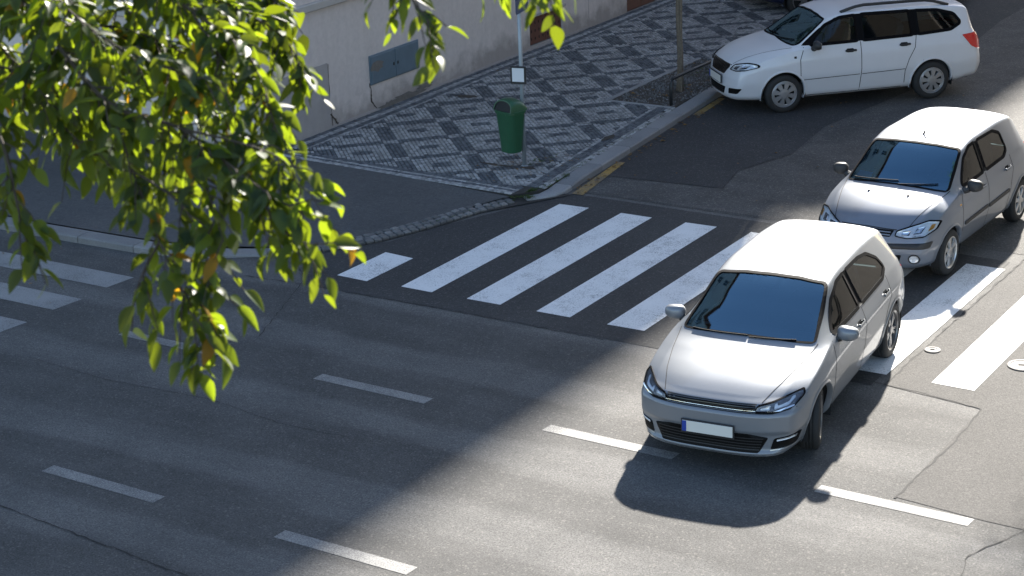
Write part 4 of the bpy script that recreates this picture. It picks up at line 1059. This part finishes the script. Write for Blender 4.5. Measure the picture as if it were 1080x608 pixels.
def golf_detail(c, root):
    dark = 'headlight_dark'
    HL = [(.455, .640), (.62, .640), (.775, .672), (.822, .735), (.80, .772), (.72, .752), (.60, .718), (.47, .692)]
    U = [(.625, .668), (.735, .690), (.765, .725), (.755, .742), (.735, .738), (.728, .712), (.65, .694), (.640, .712), (.622, .706)]
    lamp(c, HL, dark, bits=[(U, 'led_white', .006), ([(.50, .66), (.585, .662), (.59, .70), (.51, .683)], 'headlight_reflector', .006)])
    g_ = c.patch('grille', [(-.45, .640), (.45, .640), (.458, .698), (-.458, .698)], 'f', 'grille_black', .0045, .01, .04, r=.008)
    for z in (.668, .684): c.line('grille_slat', [(-.45, z), (.45, z)], 'f', 'black_gloss', .007, .010, g_)
    c.line('chrome_strip', [(-.46, .648), (.46, .648)], 'f', 'chrome', .016, .020, g_)
    lg = c.patch('lower_grille', [(-.50, .228), (.50, .228), (.585, .385), (.40, .42), (-.40, .42), (-.585, .385)], 'f', 'grille_black', .004, .01, .04, r=.02)
    for z in (.255, .285, .315, .345, .375): c.line('grille_slat', [(-.50-.3*(z-.25), z), (.50+.3*(z-.25), z)], 'f', 'black_plastic', .008, .012, lg)
    for sd in (1, -1):
        fg = [(.60, .26), (.79, .285), (.825, .405), (.635, .375)]
        f_ = c.patch('fog_light_intake', fg if sd > 0 else mir(fg), 'f', 'grille_black', .004, .01, .03, r=.02)
        l_ = [(.655, .345), (.79, .368), (.79, .387), (.658, .366)]
        c.patch('fog_light', l_ if sd > 0 else mir(l_), 'f', 'headlight_reflector', .007, .006, .03, parent=f_, r=.006)
        c.line('blade', [(sd*.60, .25), (sd*.80, .275)], 'f', 'rim_silver', .010, .006, f_)
        tl = [(.50, .80), (.76, .78), (.80, .90), (.55, .92)]
        c.patch('tail_light', tl if sd > 0 else mir(tl), 'r', 'red_lens', .006, .02, .05)
    c.line('bumper_lip', [(-.74, .215), (-.4, .203), (0, .20), (.4, .203), (.74, .215)], 'f', 'rim_silver', .022, .004)
    for sd in (1, -1): c.line('chrome_strip', [(sd*.46, .646), (sd*.62, .646), (sd*.775, .678)], 'f', 'chrome', .012, .020)
    c.line('bumper_gap', [(-.80, .665), (-.62, .632), (0, .632), (.62, .632), (.80, .665)], 'f', 'door_gap', .007)
    c.line('hood_gap', [(-.46, .706), (0, .706), (.46, .706)], 'f', 'door_gap', .009)
    plate(c, root, .435, off=.018); plate(c, root, .5, off=-.02, face='r')
    for y, z in ((.03, 1.02),): pass
    c.patch('paper_slip', [(.44, 1.045), (.60, 1.04), (.60, 1.055), (.44, 1.06)], 'f', 'white_paper', -.014, 0, .05, r=0)
golf = empty('hatchback_car', (5.8585, -3.034, 0), 0, 'silver hatchback with turned front wheels driving off the crosswalk in the sun', 'car')
def place(o, x, y, a, s=1):
    """nose at (x, y), heading a from +Y clockwise. Local +x runs from nose to tail, +y is the car's right side"""
    o.location = (x, y, 0); o.rotation_euler = (0, 0, math.atan2(-math.cos(a), -math.sin(a))); o.scale = (s, s, s)
place(golf, 5.8585, -3.034, 3.0335); build_car(golf, GOLF, 'silver_metallic', golf_detail)

# --- small silver-blue hatchback waiting behind it
GETZ = dict(L=3.825, fx=.77, rx=3.225, tyre=.292, arch=.335, track=.725, tw=.185, rim=.198, kind='five', ymax=.83, zsill=.21, seal=.02,
 table=[(0, .22, .66, .725, .48, .725, .60, .705, .66, .54, .70, .725),
        (.30, .20, .74, .785, .50, .785, .68, .755, .785, .60, .835, .86),
        (.62, .20, .76, .825, .52, .82, .74, .778, .885, .65, .932, .955),
        (.84, .20, .765, .832, .54, .822, .77, .775, .935, .65, .985, 1.005),
        (.90, .20, .765, .832, .55, .822, .78, .775, .945, .66, 1.01, 1.03),
        (1.20, .20, .765, .832, .55, .82, .79, .77, .97, .625, 1.185, 1.225),
        (1.58, .20, .765, .832, .55, .82, .81, .77, .985, .595, 1.382, 1.42),
        (2.0, .20, .765, .832, .55, .82, .82, .765, .99, .588, 1.438, 1.482),
        (2.7, .20, .765, .832, .56, .82, .83, .765, 1.0, .58, 1.438, 1.480),
        (3.25, .22, .755, .825, .57, .81, .84, .755, 1.01, .565, 1.400, 1.44),
        (3.52, .25, .73, .81, .58, .79, .84, .73, 1.01, .54, 1.315, 1.35),
        (3.66, .28, .71, .785, .6, .77, .83, .70, .98, .55, 1.10, 1.13),
        (3.825, .32, .66, .735, .6, .72, .80, .67, .88, .54, .91, .92)],
 bow=[(0, .23), (.5, .18), (.9, .15), (1.8, .08), (2.4, 0), (3.2, -.03), (3.825, -.13)], bowp=2.5,
 nose=[(.2, .05), (.3, .01), (.45, 0), (.56, .015), (.64, .05), (.74, .11)], tail=[(.3, .04), (.5, 0), (.8, .03), (1.0, .06)],
 windshield=[(-.665, 1.0), (-.33, 1.025), (0, 1.033), (.33, 1.025), (.665, 1.0), (.645, 1.08), (.575, 1.378), (.30, 1.405), (0, 1.411), (-.30, 1.405), (-.575, 1.378), (-.645, 1.08)],
 rear_window=[(-.52, 1.06), (.52, 1.06), (.45, 1.30), (-.45, 1.30)],
 windows=[[(1.24, 1.01), (1.93, 1.02), (1.93, 1.388), (1.74, 1.375), (1.52, 1.28)], [(2.01, 1.02), (2.66, 1.035), (2.80, 1.10), (2.77, 1.31), (2.58, 1.378), (2.01, 1.39)]],
 pillars=[[(1.905, 1.015), (2.035, 1.015), (2.035, 1.394), (1.905, 1.394)]],
 seams=[[(1.16, .97), (1.10, .8), (1.10, .45), (1.18, .26)], [(1.97, 1.0), (1.98, .6), (1.96, .26)], [(2.83, 1.02), (2.86, .85), (2.78, .66), (2.74, .5), (2.74, .3)], [(1.2, .255), (2.7, .255)]],
 hood_seams=[[(.12, .46), (.4, .54), (.7, .62), (1.0, .68)]],
 mirror=(1.26, .90, 1.03), mirror_mat='black_plastic', mirror_sz=(.08, .10, .075), handles=[(1.78, .87), (2.66, .885)], handle_mat='silver_blue_metallic', wiper_z=1.03,
 interior=(1.25, 1.0, .32, .66, 1.5, 2.35, 3.45, 1.43), mirror_in=(1.48, 1.32))
def getz_detail(c, root):
    HL = [(.36, .64), (.50, .622), (.68, .64), (.755, .70), (.765, .775), (.66, .785), (.50, .735), (.37, .69)]
    lamp(c, HL, 'headlight_reflector', bits=[([(.56, .665), (.64, .672), (.66, .735), (.58, .725)], 'chrome', .007), ([(.43, .655), (.52, .652), (.53, .70), (.44, .69)], 'chrome', .007), ([(.70, .69), (.735, .71), (.74, .755), (.705, .75)], 'amber_lens', .007)])
    g_ = c.patch('grille', [(-.30, .625), (.30, .625), (.335, .70), (-.335, .70)], 'f', 'grille_black', .004, .01, .04, r=.015)
    for z in (.645, .675): c.line('grille_slat', [(-.30, z), (.30, z)], 'f', 'silver_blue_metallic', .012, .012, g_)
    c.patch('bumper_strip', [(-.74, .50), (0, .485), (.74, .50), (.755, .575), (.3, .555), (-.3, .555), (-.755, .575)], 'f', 'black_plastic', .008, .012, .05, r=.015)
    lg = c.patch('lower_grille', [(-.42, .30), (.42, .30), (.46, .42), (-.46, .42)], 'f', 'grille_black', .004, .01, .04, r=.02)
    for z in (.33, .36, .39): c.line('grille_slat', [(-.42, z), (.42, z)], 'f', 'black_plastic', .008, .012, lg)
    for sd in (1, -1):
        fg = [(sd*(.60+.055*math.cos(a)), .375+.05*math.sin(a)) for a in np.linspace(0, 6.28, 17)[:-1]]
        f_ = c.patch('fog_light', fg, 'f', 'headlight_reflector', .006, .01, .03, r=0); c.ring('fog_light_rim', fg, 'f', 'black_plastic', .004, .012, .007, f_, .01)
        ax = 'R' if sd < 0 else 'l'
        for a, b_ in ((1.16, 1.93), (1.99, 2.70)): c.patch('rub_strip', [(a, .545), (b_, .56), (b_, .605), (a, .59)], ax, 'black_plastic', .012, .014, .06, r=.01)
        rp = [(1.02, .815), (1.07, .815), (1.07, .84), (1.02, .84)]
        c.patch('side_repeater', rp, ax, 'amber_lens', .004, .006, .02, r=.006)
        tl = [(.50, .80), (.70, .78), (.73, 1.0), (.60, 1.02)]
        c.patch('tail_light', tl if sd > 0 else mir(tl), 'r', 'red_lens', .006, .02, .05)
    c.line('hood_gap', [(-.36, .705), (0, .712), (.36, .705)], 'f', 'door_gap', .009)
    for y in (-.26, .26):
        p, nn = c.hit('t', .70, y); MB().box((p.x, p.y, p.z+.006), (.03, .025, .014)).build('washer_jet', 'black_plastic', root)
    p, nn = c.hit('t', 1.78, 0); MB().tube([p, p+Vector((.05, 0, .05)), p+Vector((.30, 0, .26))], [.016, .008, .004], 6).build('antenna', 'black_plastic', root)
    plate(c, root, .455, off=.025); plate(c, root, .5, off=-.02, face='r')
    c.patch('blue_card', [(.36, 1.035), (.58, 1.03), (.565, 1.10), (.37, 1.105)], 'f', 'blue_card', -.014, 0, .05, r=0)
    c.patch('paper_slip', [(.25, 1.05), (.33, 1.05), (.33, 1.085), (.25, 1.085)], 'f', 'white_paper', -.014, 0, .05, r=0)
getz = empty('small_hatchback_car', (0, 0, 0), 0, 'small blue-silver hatchback with black mirrors waiting behind the other silver car', 'car')
place(getz, 5.1171, 2.6635, 3.1664, 1.006); build_car(getz, GETZ, 'silver_blue_metallic', getz_detail)

# --- white estate parked nose to the kerb
FABIA = dict(L=4.24, fx=.84, rx=3.30, tyre=.30, arch=.345, track=.725, tw=.185, rim=.205, kind='cap', ymax=.82, zsill=.2, seal=.03,
 table=[(0, .20, .64, .705, .46, .71, .62, .69, .70, .48, .765, .79),
        (.30, .19, .73, .775, .50, .775, .70, .75, .82, .55, .88, .905),
        (.68, .18, .76, .815, .52, .815, .76, .77, .92, .62, .965, .985),
        (.92, .18, .765, .82, .55, .815, .80, .775, .965, .65, 1.01, 1.03),
        (.98, .18, .765, .82, .55, .815, .80, .775, .97, .655, 1.03, 1.055),
        (1.25, .18, .765, .82, .55, .815, .81, .77, .985, .63, 1.19, 1.235),
        (1.60, .18, .765, .82, .55, .815, .82, .77, .99, .605, 1.388, 1.43),
        (2.0, .18, .765, .82, .55, .815, .83, .77, 1.0, .60, 1.452, 1.495),
        (3.0, .19, .765, .82, .55, .815, .84, .77, 1.01, .595, 1.452, 1.49),
        (3.75, .22, .76, .82, .57, .81, .86, .76, 1.02, .58, 1.412, 1.45),
        (4.0, .26, .75, .81, .58, .80, .86, .75, 1.02, .565, 1.36, 1.395),
        (4.09, .27, .74, .80, .6, .79, .86, .745, 1.0, .58, 1.17, 1.20),
        (4.16, .28, .73, .79, .6, .78, .85, .74, .98, .60, 1.02, 1.04),
        (4.24, .32, .68, .745, .6, .735, .80, .70, .90, .58, .93, .94)],
 bow=[(0, .22), (.5, .19), (.95, .17), (1.8, .08), (2.4, 0), (3.4, -.02), (4.24, -.12)], bowp=2.4,
 nose=[(.18, .05), (.28, .01), (.42, 0), (.55, .015), (.66, .045), (.80, .12)], tail=[(.3, .03), (.5, 0), (.8, .04), (1.0, .06)],
 windshield=[(-.665, 1.02), (-.33, 1.04), (0, 1.055), (.33, 1.04), (.665, 1.02), (.645, 1.09), (.57, 1.372), (.3, 1.408), (0, 1.418), (-.3, 1.408), (-.57, 1.372), (-.645, 1.09)],
 rear_window=[(-.54, 1.08), (.54, 1.08), (.50, 1.32), (-.50, 1.32)],
 windows=[[(1.27, 1.03), (2.06, 1.04), (2.06, 1.405), (1.80, 1.385), (1.55, 1.29)], [(2.14, 1.04), (2.98, 1.055), (2.96, 1.398), (2.14, 1.407)], [(3.06, 1.057), (3.62, 1.085), (3.80, 1.17), (3.70, 1.30), (3.42, 1.375), (3.04, 1.395)]],
 pillars=[[(2.03, 1.03), (2.17, 1.03), (2.17, 1.425), (2.03, 1.425)], [(2.945, 1.035), (3.095, 1.04), (3.08, 1.42), (2.925, 1.42)], [(1.14, 1.02), (1.30, 1.025), (1.56, 1.28), (1.80, 1.392), (1.72, 1.392), (1.45, 1.25)]],
 seams=[[(1.17, 1.0), (1.10, .82), (1.11, .45), (1.18, .25)], [(2.10, 1.02), (2.11, .6), (2.09, .25)], [(3.03, 1.04), (3.00, .86), (2.90, .68), (2.84, .5), (2.84, .3)], [(1.2, .24), (2.8, .24)], [(1.12, .50), (2.08, .515)], [(2.12, .515), (2.84, .53)]],
 hood_seams=[[(.14, .40), (.4, .52), (.7, .60), (1.0, .68)]],
 mirror=(1.34, .90, 1.045), mirror_mat='black_plastic', mirror_sz=(.075, .095, .07), handles=[(1.93, .90), (2.83, .92)], handle_mat='black_plastic', wiper_z=1.05,
 interior=(1.3, 1.02, .32, .66, 1.6, 2.5, 3.95, 1.43), mirror_in=(1.55, 1.33))
def fabia_detail(c, root):
    HL = [(.42, .68), (.56, .675), (.70, .70), (.755, .745), (.745, .785), (.62, .79), (.47, .755)]
    lamp(c, HL, 'headlight_reflector', bits=[([(.60, .705), (.69, .72), (.69, .765), (.61, .76)], 'chrome', .007), ([(.49, .695), (.56, .695), (.57, .745), (.50, .735)], 'headlight_dark', .007)])
    g_ = c.patch('grille', [(-.27, .60), (.27, .60), (.36, .715), (.33, .735), (-.33, .735), (-.36, .715)], 'f', 'grille_black', .004, .01, .04, r=.02)
    c.ring('grille_frame', [(-.27, .60), (.27, .60), (.36, .715), (.33, .735), (-.33, .735), (-.36, .715)], 'f', 'black_gloss', .002, .014, .010, g_, .02)
    for k in range(13): c.line('grille_slat', [((k-6)*.045, .61), ((k-6)*.052, .728)], 'f', 'black_gloss', .012, .012, g_)
    lg = c.patch('lower_grille', [(-.30, .28), (.30, .28), (.36, .40), (-.36, .40)], 'f', 'grille_black', .004, .01, .04, r=.02)
    for z in (.31, .34, .37): c.line('grille_slat', [(-.31, z), (.31, z)], 'f', 'black_plastic', .008, .012, lg)
    for sd in (1, -1):
        fg = [(.44, .31), (.64, .33), (.70, .42), (.46, .40)]
        c.patch('fog_light_intake', fg if sd > 0 else mir(fg), 'f', 'grille_black', .004, .01, .03, r=.02)
        ax = 'R' if sd < 0 else 'l'
        tl = [(4.03, .79), (4.20, .77), (4.24, .93), (4.17, 1.0), (3.93, .955)]
        tl = [(3.95, .80), (4.10, .73), (4.22, .75), (4.20, .95), (4.14, 1.01), (3.80, .985)]
        c.patch('tail_light', tl, ax, 'red_lens', .008, .02, .03, r=.02)
        tr = [(.56, .78), (.70, .78), (.70, .98), (.62, .98)]
        c.patch('tail_light', tr if sd > 0 else mir(tr), 'r', 'red_lens', .010, .02, .04)
        c.patch('side_repeater', [(1.00, .845), (1.04, .845), (1.04, .88), (1.00, .88)], ax, 'black_plastic', .004, .006, .02, r=.006)
        pts = []
        for k in range(15):
            xx = 1.85+1.80*k/14; p, nn = c.hit('t', xx, sd*.53); h_ = .075*min(1, k/2.5, (14-k)/2.5)
            pts.append((p.x, p.y, p.z+h_))
        MB().tube(pts, [.030]+[.025]*13+[.030], 8).build('roof_rail', 'black_plastic', root, smooth=True)
    plate(c, root, .50, off=.02); plate(c, root, .62, off=-.02, face='r')
    c.line('hood_gap', [(-.40, .742), (0, .752), (.40, .742)], 'f', 'door_gap', .009)
fab = empty('estate_car', (0, 0, 0), 0, 'white estate car with black roof rails parked nose to the kerb', 'car')
place(fab, -.4859, 9.8234, 3.925, 1.055); build_car(fab, FABIA, 'white_lacquer', fabia_detail)

# --- dark car beyond it: a copy of the front hatchback's meshes in navy paint
def copy_tree(o, parent=None, swap=None):
    c = o.copy(); COL.objects.link(c); c.parent = parent
    if c.data and swap and c.data.materials and c.data.materials[0].name == swap[0]:
        c.data = o.data.copy(); c.data.materials[0] = MATS[swap[1]]
    for ch in list(o.children): copy_tree(ch, c, swap)
    return c
navy = copy_tree(golf, None, ('silver_metallic', 'navy_lacquer')); navy.name = 'dark_hatchback_car'
navy['label'] = 'dark navy car mostly hidden behind the white estate car'
place(navy, .015, 20.37, .7834, 1.12)

# ------------------------------------------------------------------ tree in the foreground, its boughs hanging into the view
ftree = empty('foreground_tree', (6.6, -14.6, PZ), 0, 'leafy green tree hanging backlit boughs over the road in the foreground', 'tree')
ORG = Vector((6.6, -14.6, PZ))
def at(px, py, d):                       # a point d metres out along a sight line, as a place in the world
    return CAM+(fw+r2*((px-540)/FPX)-u2*((py-304)/FPX))*d-ORG
LEAFM = []
def leaf_mesh(curl, droop, wd):
    """one leaf 1 unit long along +x, folded along the midrib, tip bent down"""
    V = []; F = []; n = 6
    for i in range(n+1):
        t = i/n; w_ = wd*math.sin(math.pi*min(1, t**.82))**.8*(1-.25*t) if 0 < i < n else 0
        x = t; z = -droop*t*t; 
        V += [(x, -w_, z+curl*w_), (x, 0, z), (x, w_, z+curl*w_)]
    for i in range(n):
        a = i*3; F += [(a, a+3, a+4, a+1), (a+1, a+4, a+5, a+2)]
    return V, F
VAR = [leaf_mesh(c_, d_, w_) for c_, d_, w_ in ((.35, .10, .26), (.2, .25, .23), (.5, .16, .27), (.1, .05, .24), (.6, .32, .25))]
for mname in ('leaf_green', 'leaf_lime', 'leaf_yellow'):
    row = []
    for V, F in VAR:
        me = bpy.data.meshes.new('leaf'); me.from_pydata(V, [], F); me.polygons.foreach_set('use_smooth', [True]*len(F)); me.materials.append(MATS[mname]); row.append(me)
    LEAFM.append(row)
BR = [
 ([(-120, -180, 7.2), (45, 28, 6.6), (116, 109, 6.3), (193, 137, 6.2), (262, 190, 6.0), (322, 228, 5.9)], 1.0),
 ([(-120, -180, 7.2), (100, -60, 6.8), (200, 10, 6.5), (262, 60, 6.3), (292, 140, 6.2)], 1.1),
 ([(116, 109, 6.3), (140, 180, 6.2), (168, 255, 6.1), (186, 295, 6.0), (206, 345, 5.95)], .62),
 ([(-120, -100, 7.0), (-40, 60, 6.7), (2, 150, 6.5), (18, 215, 6.4), (30, 265, 6.4)], .6),
 ([(100, -60, 6.8), (330, -110, 6.5), (405, -50, 6.3), (440, 8, 6.2), (462, 34, 6.2)], .7),
 ([(330, -110, 6.5), (480, -90, 6.3), (540, -40, 6.2), (575, -25, 6.2)], .45),
 ([(45, 28, 6.6), (30, 80, 6.6), (60, 125, 6.6), (100, 165, 6.5)], 1.0),
 ([(193, 137, 6.2), (222, 210, 6.1), (236, 255, 6.0)], .6),
 ([(200, 10, 6.5), (240, 70, 6.35), (270, 110, 6.3)], 1.1),
 ([(-40, 60, 6.7), (60, 90, 6.75), (150, 150, 6.7), (215, 165, 6.6)], 1.0),
 ([(45, 28, 6.6), (130, 30, 6.9), (210, 60, 6.8), (250, 40, 6.7)], 1.0),
 ([(-100, -120, 7.1), (20, -30, 7.0), (120, 0, 7.0), (180, 70, 6.9), (190, 110, 6.9)], 1.0),
 ([(262, 190, 6.0), (300, 245, 5.95), (330, 258, 5.9)], .7),
 ([(-60, -20, 6.9), (10, 60, 6.9), (70, 110, 6.9), (120, 150, 6.9)], 1.0),
 ([(100, -60, 6.8), (180, -20, 7.0), (250, 10, 6.9), (300, 40, 6.8), (318, 80, 6.7)], 1.2),
 ([(-100, -120, 7.1), (-10, -10, 7.4), (60, 30, 7.4), (130, 70, 7.4), (190, 90, 7.3), (240, 130, 7.2)], 1.3),
 ([(-60, -20, 6.9), (-20, 70, 7.2), (40, 100, 7.2), (90, 130, 7.1), (130, 165, 7.0)], 1.0),
 ([(130, 70, 7.4), (190, 30, 7.3), (260, -10, 7.2), (300, 10, 7.1)], 1.2),
 ([(168, 255, 6.1), (150, 290, 6.1), (140, 318, 6.1)], .8),
 ([(185, 300, 6.0), (215, 325, 6.0), (232, 352, 6.0)], .8),
 ([(100, -60, 6.8), (60, -10, 6.4), (110, 40, 6.2), (170, 70, 6.1), (230, 90, 6.1)], 1.0),
 ([(193, 137, 6.2), (250, 150, 6.1), (300, 170, 6.0), (318, 205, 5.95)], 1.1),
 ([(140, 180, 6.2), (190, 215, 6.1), (215, 260, 6.05), (222, 310, 6.0)], .6),
]
leaves = []
def world_down(): return Vector((0, 0, -1))
lr = random.Random(21)
tw = MB()
for bi, (pts, dens) in enumerate(BR):
    P = [at(*p) for p in pts]
    # smooth the polyline
    Q = []
    for i in range(len(P)-1):
        for k in range(5):
            t = k/5; a = P[max(i-1, 0)]; b_ = P[i]; c = P[i+1]; d = P[min(i+2, len(P)-1)]
            Q.append(.5*((2*b_)+(c-a)*t+(2*a-5*b_+4*c-d)*t*t+(3*b_-a-3*c+d)*t**3))
    Q.append(P[-1]); n = len(Q)
    r0 = .010 if bi in (0, 1, 3, 4, 11) else .005
    MB().tube(Q, [r0*(1-.8*i/n) for i in range(n)], 7).build('branch', 'bark_foreground', ftree, smooth=True)
    L = plen([tuple(q) for q in Q]) if False else sum((Q[i+1]-Q[i]).length for i in range(n-1)); s_ = .12
    while s_ < L:
        # position along the bough
        acc = 0
        for i in range(n-1):
            l = (Q[i+1]-Q[i]).length
            if acc+l >= s_: break
            acc += l
        p = Q[i].lerp(Q[i+1], (s_-acc)/l); tdir = (Q[i+1]-Q[i]).normalized()
        rv = Vector((lr.gauss(0, 1), lr.gauss(0, 1), lr.gauss(0, 1))).normalized()
        dr = (tdir*.7+rv*.75+Vector((0, 0, -.30))).normalized(); ln = lr.uniform(.07, .19)
        e1 = p+dr*ln*.5; e2 = p+dr*ln+Vector((0, 0, -.25*ln)); tw.tube([p, e1, e2], [.0035, .0028, .0015], 4, False)
        nl = lr.randint(3, 5)
        for k in range(nl+1):
            t = (k+.6)/(nl+.6); q = p.lerp(e1, t*2) if t < .5 else e1.lerp(e2, min(1, t*2-1))
            az = lr.uniform(0, 6.28); ld_ = (dr*.55+Vector((math.cos(az), math.sin(az), 0))*.75+Vector((0, 0, -lr.uniform(-.1, .95)))).normalized()
            sz = lr.uniform(.052, .106); leaves.append((q, ld_, sz, lr.random()))
        s_ += lr.uniform(.0195, .0345)/dens
# a few single leaves hanging from the topmost bough into the frame
for (px, py, d) in ((508, -4, 6.15), (530, -12, 6.2), (592, -8, 6.15), (566, -14, 6.2), (605, -10, 6.18), (548, -18, 6.2)):
    q = at(px, py, d); ld_ = (Vector((lr.gauss(0, .25), lr.gauss(0, .25), -1))).normalized(); leaves.append((q, ld_, lr.uniform(.085, .105), lr.random()*.5)); tw.tube([q+Vector((0, 0, .12)), q], [.002, .0015], 4, False)
tw.build('twigs', 'bark_foreground', ftree, kind='stuff')
def leaf_matrix(q, d, sz, rnd):
    up_ = Vector((lr.gauss(0, .5), lr.gauss(0, .5), 1)); y_ = up_.cross(d).normalized(); z_ = d.cross(y_)
    ws = lr.uniform(.85, 1.15); m_ = Matrix((d*sz, y_*sz*ws, z_*sz)).transposed().to_4x4(); m_.translation = q; return m_
def vis_key(l):                 # boughs nearest the view come first
    v = (l[0]+ORG)-CAM; z = v.dot(fw); x = 540+FPX*v.dot(r2)/z; y_ = 304-FPX*v.dot(u2)/z
    return (not (-20 < x < 1100 and -20 < y_ < 620), z)
leaves.sort(key=vis_key)
stuff = [[], [], []]
for i, (q, d, sz, rn) in enumerate(leaves):
    mi = 2 if rn > .978 else (1 if rn < .45 else 0); m_ = leaf_matrix(q, d, sz, rn)
    if i < 300:
        o = bpy.data.objects.new('leaf', lr.choice(LEAFM[mi])); COL.objects.link(o); o.parent = ftree; o.matrix_local = m_
    else: stuff[mi].append((m_, lr.choice(VAR)))
for mi, nm in enumerate(('leaf_green', 'leaf_lime', 'leaf_yellow')):
    V = []; F = []
    for m_, (v, f) in stuff[mi]:
        k = len(V); V += [m_ @ Vector(a) for a in v]; F += [tuple(i+k for i in q) for q in f]
    if V: mobj('foliage', V, F, nm, ftree, smooth=True, kind='stuff')
# trunk and the limb that carries the boughs
top = at(-260, -260, 7.4)
MB().tube([(0, 0, -.05), (.03, .02, .5), (.08, .05, 2.5), (.12, .08, 4.5), (.2, .1, 6.0), top], [.2, .17, .15, .13, .10, .06], 14).build('trunk', 'bark_foreground', ftree, smooth=True)
for tg in ((-120, -180, 7.2), (-120, -100, 7.0), (-100, -120, 7.1), (-60, -20, 6.9)):
    MB().tube([top, at(*tg)], [.035, .018], 8).build('branch', 'bark_foreground', ftree, smooth=True)
print('leaves', len(leaves))
